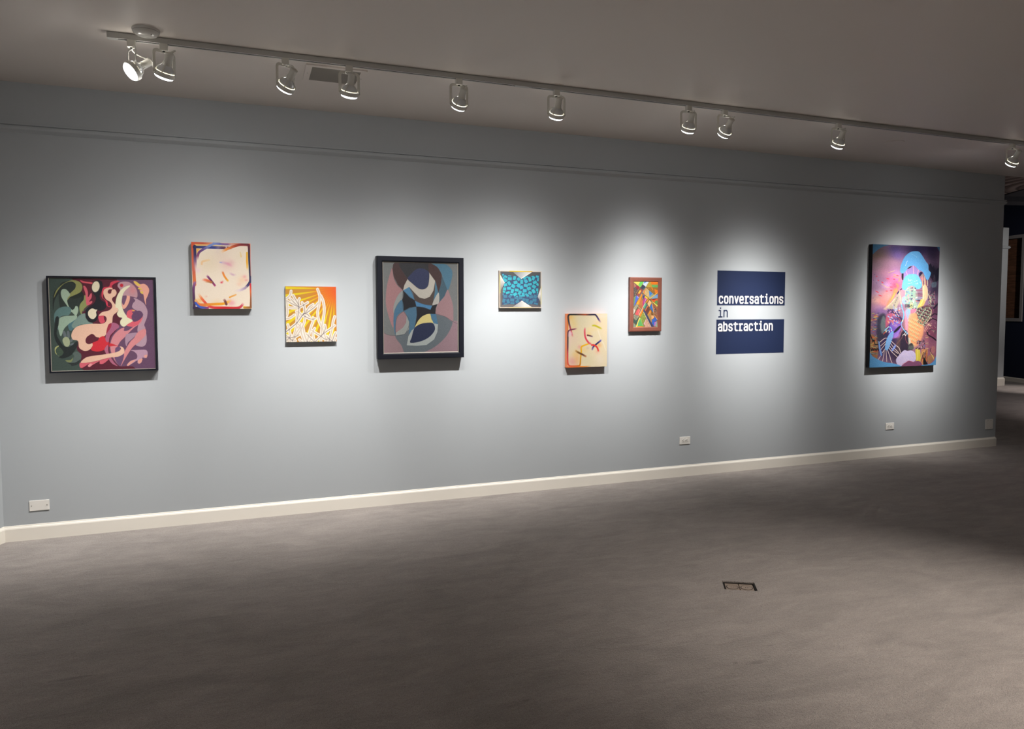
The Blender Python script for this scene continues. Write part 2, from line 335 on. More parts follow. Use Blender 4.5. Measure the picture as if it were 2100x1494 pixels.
def art_cream_loops():
    A = Art([(172, 130), (1185, 158), (1218, 1265), (215, 1270)], 290, 320)
    P, L, B = A.poly, A.line, A.blob
    A.fill((240,224,204))
    for x, y, r, c, a in [(500,500,230,(232,214,186),.8),(700,350,160,(230,208,190),.6),(800,520,140,(232,196,186),.8),(860,480,60,(228,180,180),.6),(400,900,160,(238,222,204),.7),
                          (1000,400,120,(236,220,196),.8),(1050,780,90,(244,206,170),.8),(1090,720,40,(240,160,160),.7),(1000,850,50,(244,196,170),.7),(850,850,150,(242,226,206),.6),
                          (330,1130,70,(244,190,120),.9),(290,620,60,(238,206,214),.7),(620,1180,90,(240,180,110),.3),(850,1160,70,(238,170,150),.8),(700,820,24,(224,70,90),1),(720,800,14,(224,90,90),.6),
                          (880,1170,60,(236,170,180),.8),(1120,780,30,(240,150,150),.7),(440,1060,24,(240,190,170),.9)]: B(x, y, r, r*.8, c, a)
    # border bars
    L([(150,150),(600,150),(1200,170)], 70, [(214,92,52),(200,84,56),(240,180,140),(232,196,190),(206,120,90),(228,110,90)], False)
    L([(198,120),(215,500),(232,760),(240,860)], 56, [(214,84,46),(206,96,66),(204,100,80),(232,120,50)], False)
    L([(240,185),(700,195)], 28, [(240,200,120),(236,190,120),(232,214,160)], False)
    L([(232,205),(240,330),(245,520),(250,640)], 50, [(40,44,88),(60,50,96),(160,120,150),(236,210,214)], False, soft=10, fade=(0,.4))
    L([(222,218),(450,222),(660,228),(840,232),(880,236)], 46, [(44,44,84),(56,66,128),(52,64,140),(96,60,90),(180,90,70)], False, fade=(0,.12))
    L([(770,215),(785,250)], 16, (214,206,220), False)
    P([(262,245),(330,248),(285,300),(272,350)], (238,178,80), False, soft=14)
    L([(560,150),(700,168),(860,172)], 36, [(116,136,196),(136,110,160),(150,100,140)], fade=(0,.2))
    L([(272,450),(290,360),(318,300),(420,235),(500,190),(580,160),(660,164)], 42, [(200,150,170),(140,70,110),(100,60,120),(110,100,160),(124,150,206),(130,150,206),(110,110,180)], fade=(.15,0))
    L([(680,318),(740,275),(840,230),(960,188),(1060,172),(1140,180),(1162,215),(1172,420),(1185,640),(1190,780),(1160,850),(1100,915)], 44,
      [(246,200,150),(244,150,70),(190,80,50),(130,40,44),(110,40,50),(70,50,70),(52,52,70),(50,50,66),(56,52,84),(60,54,96),(90,70,120)], fade=(.08,.05))
    L([(1100,915),(1020,950),(900,970)], 40, [(150,120,170),(220,200,220),(230,214,216)], a=.7, soft=20, fade=(0,.5))
    L([(1190,165),(1195,400),(1205,700)], 22, [(244,140,90),(222,160,160),(230,150,120)], False)
    L([(1128,315),(1130,450),(1138,620)], 30, [(240,186,60),(240,170,30),(246,214,150)], False, soft=10, fade=(0,.2))
    # lower left corner loop
    L([(255,790),(232,860),(222,960),(230,1100),(238,1200),(236,1290)], 46, [(170,120,170),(110,60,110),(90,54,90),(70,50,80),(60,46,76)], fade=(.08,0))
    L([(220,1258),(380,1250)], 40, (64,46,78), False)
    L([(300,1000),(360,1090),(420,1160),(470,1210),(560,1246),(760,1250),(960,1252),(1030,1230),(1080,1165)], 42,
      [(246,200,140),(240,120,70),(226,70,66),(222,64,70),(222,44,44),(206,36,44),(212,50,50),(200,46,60),(214,110,130)], fade=(.12,.06))
    L([(262,1130),(310,1190),(400,1212),(480,1200)], 44, [(240,180,110),(226,120,60),(214,120,60),(240,160,90)], soft=14)
    L([(262,1170),(300,1215),(360,1245),(470,1255)], 38, [(56,90,190),(60,96,196),(70,90,176),(160,60,110)])
    L([(350,1200),(600,1190),(760,1175),(880,1110)], 42, [(226,120,60),(238,150,50),(240,160,30),(244,200,130)], soft=14, fade=(0,.15))
    L([(1090,1245),(1200,1245),(1205,1080),(1200,960),(1195,850)], 36, [(196,140,50),(140,84,48),(150,90,50),(226,110,60),(206,44,60)], False)
    L([(1075,1225),(1115,1228)], 12, (236,200,60), False)
    L([(735,1095),(762,1135),(785,1190)], 40, [(230,190,180),(120,70,60),(110,60,50)], False, soft=8, fade=(.2,0))
    L([(840,1072),(945,1028)], 26, [(236,160,60),(240,180,110)], False, soft=8)
    # loose marks
    L([(440,695),(510,775),(600,890)], 34, [(170,90,140),(80,30,80),(190,70,120)], False, soft=8, fade=(.15,.08))
    L([(350,778),(430,780),(520,815)], 40, [(246,190,170),(236,120,80),(222,96,50)], soft=18, fade=(.3,0))
    L([(400,810),(540,818)], 20, [(240,160,110),(150,110,60)], False, soft=10, fade=(.4,0))
    L([(710,625),(740,700),(780,760),(825,810)], 32, [(232,120,70),(238,140,50),(238,150,40),(244,200,90)], soft=8, fade=(.15,.15))
    L([(358,510),(372,465),(480,440)], 34, [(240,190,140),(240,196,140),(238,206,160)], soft=14, a=.8)
    L([(650,475),(715,485)], 18, [(190,180,220),(130,140,220)], False, soft=12, fade=(.3,.2))
    L([(715,480),(820,510),(900,560)], 40, [(216,180,200),(226,150,170),(236,190,190)], soft=30, a=.8, fade=(0,.3))
    L([(820,650),(900,690),(960,680)], 30, [(230,200,210),(206,160,190),(230,200,210)], soft=24, a=.8, fade=(.3,.4))
    L([(1015,310),(1030,380)], 24, [(236,214,170),(240,206,140)], False, soft=10)
    L([(640,210),(620,300)], 60, [(206,190,210),(226,206,200)], False, soft=60, a=.35)
    A.grain(1.5, 5); return A

def art_cactus_rays():
    A = Art([(148, 155), (1180, 172), (1208, 1290), (170, 1300)], 260, 280)
    L, P = A.line, A.poly
    A.fill((228,150,48))
    cx, cy = 1150, 215
    for k, (x, y) in enumerate([(140,165),(140,330),(140,470),(140,640),(140,820),(140,1080),(370,1310),(560,1085),(660,1180),(790,1200),(960,1000),(1110,900),(1180,900)]):
        pass
    ang = [181.5, 172.5, 161.5, 153, 144, 136, 129, 121, 113.5, 106, 98, 91]
    for k, a in enumerate(ang):
        t = math.radians(a); d = math.radians(1.5)
        q = [(cx+1500*math.cos(t-d), cy+1500*math.sin(t-d)), (cx+1500*math.cos(t+d), cy+1500*math.sin(t+d))]
        P([(cx, cy), q[0], q[1]], (248,220,24), False)
        t2 = math.radians(a-4.6)
    for k in range(len(ang)-1):
        t = math.radians((ang[k]+ang[k+1])/2); d = math.radians(abs(ang[k]-ang[k+1])/2-1.6)
        P([(cx, cy), (cx+1500*math.cos(t-d), cy+1500*math.sin(t-d)), (cx+1500*math.cos(t+d), cy+1500*math.sin(t+d))], (222,150,54) if a > 140 else (214,152,56), False)
    A.blob(1150, 215, 420, 420, (250,124,30), 1); A.blob(1170, 190, 330, 330, (250,112,28), .95); A.blob(1190, 170, 90, 300, (252,90,50), .6)
    W = (250,243,226); K = 54
    stems = [
     [(265,255),(255,320),(220,370),(150,420)], [(308,345),(350,420),(400,500),(430,570)], [(258,412),(330,490),(420,575)], [(435,410),(415,470),(425,560),(420,700),(395,830)],
     [(180,450),(280,510),(400,570)], [(215,590),(300,600),(430,600)], [(170,440),(190,560),(190,700),(175,760)], [(160,820),(250,800),(335,740)], [(375,670),(430,690),(480,750)],
     [(605,490),(520,540),(430,595)], [(490,490),(530,560),(545,650),(530,710)], [(715,530),(640,580),(570,680),(510,740)], [(820,500),(740,590),(600,690),(500,750),(390,900),(260,1010),(165,1085)],
     [(520,720),(600,730),(640,775)], [(520,740),(600,800),(690,830),(760,820)], [(715,800),(715,880),(680,980),(650,1090),(600,1290)], [(550,760),(540,880),(490,1000),(420,1120),(300,1260)],
     [(805,220),(850,360),(840,520),(812,680),(830,840),(900,1000),(940,1110),(1000,1290)], [(870,350),(920,460),(945,620),(935,780),(905,950),(890,1100),(880,1290)],
     [(385,700),(385,860),(370,1000),(330,1150),(290,1270)], [(460,920),(440,1010),(380,1100),(330,1200)], [(200,940),(230,1040),(245,1150),(250,1290)], [(400,920),(460,990),(480,1120),(520,1240),(545,1290)],
     [(510,990),(530,1090),(560,1200),(600,1290)], [(1160,780),(1130,880),(1115,1000),(1090,1120),(1060,1240)], [(1160,965),(1060,1040),(960,1110),(880,1180),(780,1280)], [(960,955),(970,1030),(930,1120),(880,1180)],
     [(690,1060),(780,1120),(880,1180),(960,1240),(1100,1270)], [(750,1020),(720,1080),(720,1180),(760,1290)], [(580,1130),(660,1210),(740,1290)], [(1180,1110),(1150,1180),(1120,1270)],
     [(165,1200),(240,1210),(350,1190),(430,1150)], [(170,1160),(240,1220),(300,1280)], [(265,1150),(230,1210),(180,1260)], [(1000,1180),(1040,1230),(1120,1290)], [(1070,1160),(1060,1230),(1050,1290)],
     [(440,1250),(480,1290)], [(180,1270),(260,1250),(360,1270)], [(1180,1220),(1160,1290)], [(980,1290),(1010,1230)], [(640,1290),(680,1240)]]
    for s_ in stems: L(s_, K+6, (254,250,244))
    for s_ in stems: L(s_, K-16, (252,238,216))
    for s_ in stems: L(s_, 13, (206,186,176), a=.75)
    for s_ in stems[1:5]+stems[9:15]+stems[25:28]+stems[29:36]+[stems[12]]*2: L(s_, 7, (70,72,96), a=.6, fade=(.35,0))
    for x, y in [(425,575),(420,605),(525,545),(520,720),(505,745),(885,1185),(300,1260),(345,1195),(240,1218),(760,1290),(600,1288),(1030,1225),(385,900),(225,1045),(1120,1285),(715,832),(550,775)]: A.blob(x, y, 10, 10, (52,48,76), .9)
    A.grain(1.5, 6); return A

def art_interlaced_ovals():
    A = Art([(195, 143), (1098, 168), (1098, 1218), (205, 1238)], 330, 390)
    P = A.poly
    GR, PK, DG = (112,114,114), (150,116,118), (94,102,108)
    A.fill(GR)
    P([(205,985),(260,1015),(350,1025),(420,1140),(470,1235),(160,1300),(160,960)], (144,118,122), False)
    P([(1030,855),(1120,905),(1120,1300),(600,1240),(760,1190),(900,1090),(980,980)], (142,116,124))
    P([(350,1025),(500,980),(700,900),(830,765),(940,800),(1030,855),(985,985),(900,1090),(780,1180),(600,1245),(470,1238),(420,1140)], DG)
    P([(355,990),(460,900),(560,700),(700,600),(830,770),(560,1000),(440,1010)], DG)
    P([(480,820),(560,900),(520,1010),(420,1030),(355,1020)], DG, False)
    # outer pink almond left
    P([(315,220),(330,330),(380,430),(440,485),(390,540),(350,620),(330,720),(330,850),(325,930),(290,860),(245,700),(235,580),(250,430),(285,290)], (156,116,118))
    P([(968,480),(1000,540),(1035,660),(1040,760),(1030,855),(940,800),(830,765),(835,700),(870,630),(930,560)], (150,118,122))
    # brown and blue yoke
    P([(350,150),(400,148),(430,250),(498,350),(455,430),(443,485),(380,420),(330,320),(316,230),(325,175)], (66,46,46), False)
    P([(390,130),(760,150),(756,280),(700,235),(640,225),(570,260),(498,350),(430,250),(400,200)], (44,44,48), False)
    P([(750,150),(800,170),(870,230),(905,310),(890,430),(862,515),(845,440),(825,375),(756,278)], (66,46,46))
    P([(752,155),(760,150),(800,165),(756,278)], (66,46,46), False)
    P([(775,160),(930,172),(1000,215),(1032,280),(1010,400),(970,480),(905,300),(850,210)], (74,114,136))
    P([(905,310),(970,478),(935,560),(872,632),(862,515),(895,420)], (64,88,102), False)
    # navy head, white horseshoe
    P([(498,350),(570,260),(640,226),(700,235),(756,278),(825,375),(810,480),(770,560),(700,590),(630,570),(570,510),(517,450),(443,487),(460,420)], (182,176,166), False)
    P([(498,350),(540,290),(600,238),(655,225),(710,240),(754,280),(752,380),(735,440),(690,472),(630,465),(560,410)], (46,52,84))
    P([(517,448),(575,512),(635,572),(700,588),(760,565),(805,490),(825,385),(830,500),(805,610),(790,665),(700,655),(640,635),(582,605),(560,520)], (76,64,60), False)
    P([(825,378),(845,440),(862,515),(820,590),(805,608),(822,500)], (74,112,134), False)
    P([(862,515),(874,560),(870,630),(840,660),(792,667),(812,600)], (172,168,162))
    P([(443,487),(517,446),(555,520),(582,606),(520,570)], (74,122,156), False)
    # black waist
    P([(443,487),(520,568),(582,605),(602,680),(520,695),(448,730),(432,620)], (26,27,33), False)
    P([(602,680),(660,678),(766,718),(792,667),(850,652),(832,700),(828,768),(720,770),(640,830),(580,935),(605,780)], (26,27,33), False)
    P([(582,606),(640,636),(700,655),(790,668),(768,718),(700,690),(602,680)], (72,122,162), False)
    # left leaf loops
    P([(440,492),(435,590),(380,640),(340,720),(330,760),(325,700),(345,620),(385,540)], (140,144,142))
    P([(430,600),(445,730),(390,770),(362,830),(355,960),(350,1022),(335,960),(326,840),(340,730),(380,650)], (70,108,134))
    P([(448,732),(520,692),(602,680),(606,780),(578,935),(540,990),(510,1010),(518,900),(500,820),(478,770)], (72,108,132), False)
    P([(450,738),(483,790),(480,860),(440,930),(356,990),(360,830),(395,770)], (146,116,120))
    P([(484,795),(514,860),(508,950),(460,1005),(352,1024),(356,990),(440,930),(478,870)], (146,150,146), False)
    # belly
    P([(578,938),(620,850),(680,790),(765,768),(780,830),(805,878),(700,875),(630,895)], (206,192,126))
    P([(766,766),(834,770),(858,890),(805,878),(780,820)], (70,110,138), False)
    P([(575,940),(545,960),(505,1030),(485,1138),(600,1145),(720,1135),(810,1070),(850,980),(858,890),(805,878),(700,900)], (160,166,164), False)
    P([(575,940),(630,895),(700,876),(790,874),(822,930),(805,985),(740,1050),(640,1095),(528,1108),(545,1040)], (34,42,70))
    # fine dark outline sweeps
    for q in ([(316,220),(350,380),(443,487),(582,606),(700,655),(790,667),(850,652)], [(443,487),(432,600),(448,732),(510,820),(515,900)], [(498,350),(560,410),(630,465),(690,472),(740,430),(754,280)],
              [(350,1024),(362,830),(450,735),(602,680),(768,718)], [(578,938),(606,780),(582,606),(517,448)], [(830,765),(940,800),(1030,855),(1100,890)], [(205,985),(260,1015),(350,1024),(460,1005),(514,900)]):
        A.line(q, 5, (58,58,64), a=.55)
    A.grain(2.5, 7); return A

def art_blue_tiles():
    A = Art([(175, 190), (1368, 208), (1362, 1240), (188, 1247)], 280, 250)
    P, L = A.poly, A.line
    A.fill((84,86,88))
    R = random.Random(4)
    P([(240,245),(400,310),(560,350),(700,350),(800,420),(880,340),(1100,345),(1315,300),(1290,480),(1285,700),(1270,830),(1290,1000),(1265,1170),(1130,1140),(950,1140),(805,1050),(660,1140),(450,1140),(260,1160),(275,1000),(270,780),(290,600),(325,540)], (66,82,118), False)
    lo = (70,130,158); hi = (62,184,202)
    rows = [(470,420,115,85,3),(605,400,80,110,15),(720,430,90,80,40),(355,360,90,60,25),(470,340,90,25,5),(350,470,90,90,-38),(890,395,90,80,-40),(930,490,90,100,-35),(1035,430,75,130,-18),(1140,405,75,115,22),
            (1250,355,80,60,10),(1270,440,50,90,5),(635,525,110,90,-12),(808,505,80,125,0),(455,550,80,120,-32),(1180,520,110,80,-25),(720,605,90,110,38),(350,595,100,80,-18),(570,630,110,90,30),(925,610,115,80,10),(1040,575,110,70,-8),
            (800,665,100,95,-25),(1155,640,110,85,30),(1260,580,60,80,-50),(450,690,110,85,0),(325,710,90,85,5),(670,740,110,80,5),(1015,695,110,90,-22),(545,770,80,120,15),(895,755,110,90,5),(1145,770,80,120,-30),(1245,730,60,80,0),
            (755,815,80,120,28),(420,815,110,60,-15),(625,860,110,80,-32),(1045,820,100,90,20),(850,855,80,90,-5),(950,870,90,60,30),(310,790,70,50,20),(520,870,70,40,20),(680,915,60,25,0),(820,905,160,35,0),(980,900,70,30,-10),
            (280,310,50,50,60),(300,400,50,90,-10),(970,370,60,40,0),(1120,350,70,30,0),(1255,800,40,40,10)]
    low = [(350,920,110,80,-5),(480,920,80,80,30),(660,955,110,70,-12),(780,965,100,70,-5),(1075,930,110,80,-18),(1190,920,100,90,25),(310,1040,80,110,20),(430,1060,80,120,-15),(545,1020,110,85,5),(690,1060,100,70,-25),(870,1010,80,90,20),
           (960,1040,90,110,5),(1075,1080,90,100,35),(1170,1020,110,80,8),(350,1135,90,40,-10),(550,1110,110,50,5),(1210,1120,110,50,18),(980,920,70,50,-10),(1255,850,50,60,20),(290,860,50,60,0),(1000,1120,60,40,10),(700,1010,60,60,10)]
    def rc(t, c):
        x, y, w, h, a = t; a = math.radians(a); ca, sa = math.cos(a), math.sin(a)
        P([(x+ca*u*w/2-sa*v*h/2, y+sa*u*w/2+ca*v*h/2) for u, v in ((-1,-1),(1,-1),(1,1),(-1,1))], c, False)
    for t in low: rc(t, lo)
    for t in rows: rc(t, (64+R.randint(-4,6),184+R.randint(-6,6),202+R.randint(-6,6)))
    # grey cut-ins and metal triangles
    g = (90,90,92)
    P([(205,205),(560,228),(790,420),(700,352),(560,340),(400,305),(240,245)], g, False); P([(1050,228),(1350,240),(1310,300),(1100,340),(930,335),(810,405)], g, False)
    P([(205,205),(245,245),(270,470),(325,540),(215,330)], g, False); P([(325,540),(290,650),(268,900),(275,1000),(258,1160),(215,1210),(215,760)], (108,104,102), False)
    P([(215,1215),(258,1160),(450,1140),(620,1150),(560,1210)], (116,112,112), False); P([(1060,1215),(950,1140),(1130,1140),(1265,1168),(1345,1215)], (108,104,106), False)
    P([(1350,240),(1350,640),(1260,930),(1285,800),(1285,480),(1312,300)], g, False); P([(1262,935),(1345,1080),(1345,1215),(1265,1168),(1290,1010)], g, False)
    P([(560,228),(1075,228),(790,420)], (150,152,156), False, c2=(226,226,226), ax=((600,240),(930,330)))
    L([(1080,232),(800,412)], 22, (250,248,240), False)
    P([(205,330),(325,545),(215,760)], (232,228,222), False, c2=(140,136,134), ax=((230,420),(235,740)))
    L([(205,330),(320,535)], 20, (250,246,240), False)
    P([(805,1045),(560,1212),(1085,1222)], (176,172,168), False, c2=(232,230,224), ax=((640,1180),(900,1150)))
    L([(815,1050),(1080,1220)], 24, (250,244,236), False)
    P([(1260,930),(1350,650),(1350,1095)], (240,238,234), False, c2=(130,130,130), ax=((1310,850),(1325,1060)))
    # pale wooden edge with yellow stretches
    F = 26
    for q, c in (([(175,198),(1368,216)], (226,208,190)), ([(188,190),(200,1247)], (226,208,190)), ([(1357,210),(1354,1240)], (226,210,196)), ([(188,1232),(1362,1227)], (226,208,188))): L(q, F, c, False)
    L([(470,203),(1095,213)], 30, [(232,200,20),(250,206,0),(240,190,30)], False)
    L([(192,300),(200,820)], 24, (240,228,150), False); L([(1360,640),(1357,1130)], 24, (236,222,140), False); L([(480,1235),(1090,1232)], 18, (240,214,150), False)
    A.grain(1.5, 8); return A

def art_cream_strokes():
    A = Art([(190, 133), (1040, 128), (1020, 1245), (178, 1280)], 220, 280)
    P, L, B = A.poly, A.line, A.blob
    A.fill((232,214,178))
    for x, y, rx, ry, c, a in [(330,300,110,200,(240,206,130),.7),(270,200,60,80,(240,190,100),.8),(500,260,200,120,(226,214,180),.8),(560,420,150,160,(228,214,180),.7),(330,680,140,160,(232,206,180),.8),(300,1150,120,120,(232,170,160),.9),
            (400,1080,80,160,(236,180,120),.8),(370,1000,90,70,(240,200,130),.7),(650,560,60,60,(244,206,140),.8),(700,460,140,60,(240,214,160),.8),(820,330,60,40,(240,206,160),.9),(980,350,60,220,(240,214,180),.9),
            (860,800,60,60,(240,176,110),.8),(830,940,60,60,(236,180,150),.8),(600,1100,160,160,(226,214,176),.8),(880,1100,120,160,(236,220,196),.8),(540,900,90,90,(240,206,140),.6),(450,840,50,50,(236,170,160),.8),
            (240,600,40,300,(236,200,190),.6),(640,640,70,50,(240,222,200),.9),(620,860,40,30,(214,186,170),.7),(940,180,120,60,(242,220,196),.9)]: B(x, y, rx, ry, c, a)
    L([(190,130),(200,400)], 90, [(240,120,60),(226,130,40),(240,170,90)], False, soft=30, fade=(0,.3))
    L([(185,300),(180,700)], 60, [(226,120,30),(232,150,120)], False, soft=20, fade=(0,.3))
    L([(185,1275),(300,1268),(560,1262),(700,1250)], 40, [(240,120,60),(240,130,60),(244,140,40),(244,190,140)], False, soft=12, fade=(0,.2))
    L([(185,700),(182,1270)], 20, [(226,110,90),(240,120,60)], False)
    # black/red rounded bar, upper loop
    L([(310,640),(280,530),(245,400),(215,260),(212,190),(235,155),(300,148),(500,150),(640,152),(770,150),(810,175),(850,240),(905,325)], 34,
      [(232,150,150),(220,90,90),(190,70,80),(76,66,76),(58,54,58),(50,48,46),(52,50,46),(120,70,46),(176,84,50),(60,44,60),(44,36,70),(80,60,110),(180,120,160)], fade=(.06,.06))
    L([(405,445),(330,462),(250,480),(210,515),(202,600),(200,760),(196,960),(196,1150),(215,1225),(260,1245),(400,1242),(445,1230),(460,1190),(470,1060),(484,940),(488,840),(560,800),(700,748)], 30,
      [(190,130,140),(130,60,80),(96,56,76),(64,52,58),(72,52,66),(110,44,70),(206,60,80),(220,70,70),(226,90,70),(226,100,60),(216,110,40),(206,140,30),(216,160,30),(228,170,20),(236,176,10),(240,180,16),(238,180,40)], fade=(.03,.03))
    P([(225,520),(260,500),(300,560),(215,620)], (236,196,210), soft=30, a=.7)
    L([(568,410),(560,520),(575,640),(640,745),(720,790)], 34, [(236,150,150),(226,80,100),(226,70,90),(220,60,80),(232,140,150)], soft=12, fade=(.12,.1))
    L([(600,585),(660,598),(740,620)], 30, [(110,56,50),(100,60,60),(140,120,150)], soft=10, fade=(.08,.2))
    L([(705,385),(770,382),(840,410),(935,460)], 34, [(206,200,80),(196,180,20),(190,180,40),(220,212,130)], soft=12, fade=(.1,.15))
    L([(710,915),(735,840),(800,780),(910,690)], 34, [(160,140,190),(60,50,110),(40,40,90),(120,110,190)], fade=(.1,0))
    L([(690,800),(760,800),(820,850),(850,940)], 36, [(226,60,70),(222,50,46),(222,60,50),(230,110,100)], fade=(.03,.08))
    L([(345,905),(420,955),(500,995),(600,1050)], 38, [(240,196,130),(120,80,30),(96,60,50),(226,160,110)], soft=8, fade=(.1,.08))
    L([(840,480),(900,660),(960,780),(1000,900)], 26, (240,226,200), soft=14, a=.7)
    A.grain(1.5, 9); return A

def art_facets():
    A = Art([(390, 322), (1622, 325), (1556, 2615), (350, 2615)], 200, 360)
    o = 1369
    def P(p, c, lo=0): A.poly([(x, y+(o if lo else 0)) for x, y in p], c, False)
    def L(p, w, c, lo=0): A.line([(x, y+(o if lo else 0)) for x, y in p], w, c, False)
    A.fill((120,96,60))
    P([(390,322),(720,322),(620,520)], (238,206,100)); P([(720,322),(905,322),(710,590),(610,510)], (104,200,96)); L([(390,345),(690,590)], 22, (232,226,100)); L([(900,322),(430,1080)], 26, (150,196,90))
    P([(905,322),(1160,322),(1000,590),(845,455)], (206,220,232)); P([(940,322),(1060,322),(880,430)], (44,116,210))
    P([(1160,322),(1250,322),(1330,610),(1010,600)], (186,156,60)); P([(1240,322),(1625,322),(1620,470),(1290,470)], (240,126,30)); P([(1300,475),(1620,470),(1615,620),(1330,610)], (106,176,100))
    P([(1020,600),(1615,622),(1610,900),(1430,990),(1150,740)], (160,112,48)); P([(1260,625),(1330,630),(1375,760),(1340,760)], (240,130,30)); P([(1430,700),(1610,760),(1610,880),(1470,940)], (238,130,36))
    P([(390,370),(480,440),(700,600),(430,1080),(370,1100)], (92,84,78)); P([(395,400),(520,500),(540,640),(400,590)], (176,116,96)); P([(520,500),(690,600),(600,750),(480,640)], (150,44,66))
    P([(835,460),(985,600),(880,750),(735,660)], (54,60,84)); L([(720,620),(430,1080)], 40, (54,66,60)); L([(700,620),(440,1030)], 14, (226,150,100))
    P([(735,670),(870,760),(620,1120),(540,990)], (150,74,74)); P([(700,750),(770,800),(660,955),(600,920)], (246,180,60)); L([(990,600),(560,1300)], 34, (84,130,134))
    P([(1000,630),(1150,760),(1440,980),(1180,1190),(830,880)], (200,172,116)); P([(1000,630),(900,760),(830,880),(920,960)], (214,120,60)); P([(1150,770),(1340,930),(1170,1080)], (60,130,206)); P([(1170,1090),(1360,930),(1440,1000),(1190,1180)], (140,160,136))
    L([(990,600),(1440,980)], 24, (106,90,50)); L([(1620,880),(1440,1000),(1190,1190)], 36, (246,190,90)); P([(1600,950),(1590,1160),(1230,1200),(1440,1030)], (132,170,198)); P([(1600,950),(1600,1080),(1480,1030)], (110,160,230))
    P([(1230,1220),(1600,1190),(1590,1470),(1400,1390)], (226,96,44)); P([(1230,1215),(1590,1185),(1400,1260)], (130,46,40)); A.blob(1530, 1370, 90, 90, (110,150,80), 1, hard=1)
    P([(390,1120),(500,1030),(440,1480),(370,1600)], (108,140,96)); P([(500,1030),(620,1140),(560,1260),(450,1500),(400,1560)], (80,100,200)); P([(540,1020),(630,1120),(600,1170)], (200,170,230))
    P([(790,940),(825,1000),(640,1500),(510,1440)], (244,136,30)); P([(640,1300),(600,1500),(510,1440)], (244,170,46))
    P([(830,940),(950,1040),(840,1240)], (62,56,120)); P([(830,960),(850,1230),(820,1200)], (84,140,140)); P([(820,1100),(830,1700),(640,1640),(640,1500)], (178,112,70))
    P([(960,1050),(1100,1150),(1050,1220),(925,1110)], (248,196,50)); P([(925,1110),(1040,1200),(940,1380),(800,1640),(820,1340)], (166,70,130)); P([(1040,1210),(930,1400),(900,1400),(980,1180)], (206,120,180)); L([(830,1300),(810,1640)], 24, (226,80,70))
    P([(1110,1180),(1150,1220),(1060,1400),(990,1380)], (236,156,40)); L([(1150,1190),(960,1560)], 14, (70,60,60)); P([(1170,1260),(1280,1390),(1160,1610),(1070,1450)], (244,184,134)); P([(1200,1400),(1280,1390),(1160,1610)], (246,180,90))
    P([(1230,1270),(1590,1520),(1560,1600),(1400,1440)], (226,220,100)); L([(1200,1240),(1580,1500)], 12, (80,80,50))
    P([(510,90),(620,150),(470,400),(370,300)], (158,152,128), 1); P([(370,310),(465,400),(390,600),(350,610)], (206,200,186), 1); L([(600,230),(380,620)], 26, (74,84,66), 1)
    P([(600,300),(700,400),(600,680),(430,610)], (214,92,96), 1); P([(640,330),(700,400),(600,640)], (226,130,120), 1); P([(430,610),(600,680),(480,920),(370,800),(360,640)], (124,124,106), 1); L([(640,680),(480,910)], 22, (206,196,160), 1)
    P([(640,700),(500,1120),(350,990),(360,820),(480,910)], (60,86,80), 1); P([(350,1010),(480,1160),(460,1250),(345,1250)], (130,150,130), 1); L([(600,230),(740,360)], 16, (226,196,150), 1); P([(640,150),(800,170),(780,320),(620,230)], (166,104,64), 1)
    P([(960,40),(1020,80),(910,310),(850,280)], (76,174,130), 1); L([(960,30),(640,640)], 26, (226,200,176), 1); P([(850,310),(900,340),(700,750),(640,660)], (244,134,30), 1)
    P([(1020,90),(1110,170),(950,420),(910,320)], (84,104,104), 1); P([(1100,190),(1180,380),(1060,610),(950,430)], (112,62,54), 1); L([(1090,190),(950,430)], 30, (236,112,50), 1)
    P([(850,480),(980,560),(1000,740),(860,1070),(740,880),(700,760)], (140,152,70), 1); P([(850,330),(930,400),(1370,1250),(1250,1250),(850,480)], (62,66,100), 1); L([(860,480),(1240,1250)], 22, (232,206,180), 1)
    P([(1200,380),(1370,640),(1380,660),(1250,1020),(1060,640)], (176,136,76), 1); P([(1210,390),(1250,500),(1070,650)], (244,136,26), 1); P([(1250,470),(1370,660),(1250,640)], (126,74,40), 1)
    P([(1290,60),(1370,540),(1180,270)], (60,112,184), 1); L([(1300,20),(1400,640),(1560,880)], 24, (240,180,120), 1); P([(1330,60),(1590,260),(1565,850),(1420,620)], (168,100,64), 1); P([(1400,200),(1540,400),(1500,620),(1420,480)], (92,84,80), 1)
    P([(1250,670),(1390,680),(1390,790),(1270,860)], (240,176,120), 1); P([(1400,700),(1550,890),(1400,1010),(1390,1210),(1280,1060),(1280,880),(1390,820)], (62,104,196), 1); P([(1400,1020),(1530,960),(1430,1210),(1390,1210)], (190,120,190), 1); P([(1540,930),(1560,1250),(1430,1210)], (150,170,150), 1)
    P([(690,800),(860,1180),(540,1200)], (96,170,96), 1); P([(660,760),(690,800),(530,1250),(465,1250)], (246,226,110), 1); L([(700,790),(870,1250)], 26, (150,196,90), 1); P([(560,1195),(830,1205),(830,1250),(540,1250)], (244,156,40), 1); P([(570,1100),(640,900),(620,1180)], (76,160,130), 1)
    P([(980,810),(1210,1230),(900,1250)], (206,160,136), 1); P([(1000,800),(980,880),(890,1170),(860,1080)], (214,180,186), 1); L([(860,480),(700,760)], 10, (80,110,90), 1)
    A.dots(90, (395,480,560,1080), (6,14), [(150,140,130),(50,44,44),(90,80,90)], 2); A.dots(90, (1400,1560,1545,2050), (6,14), [(60,64,70),(206,170,130),(190,100,70)], 3)
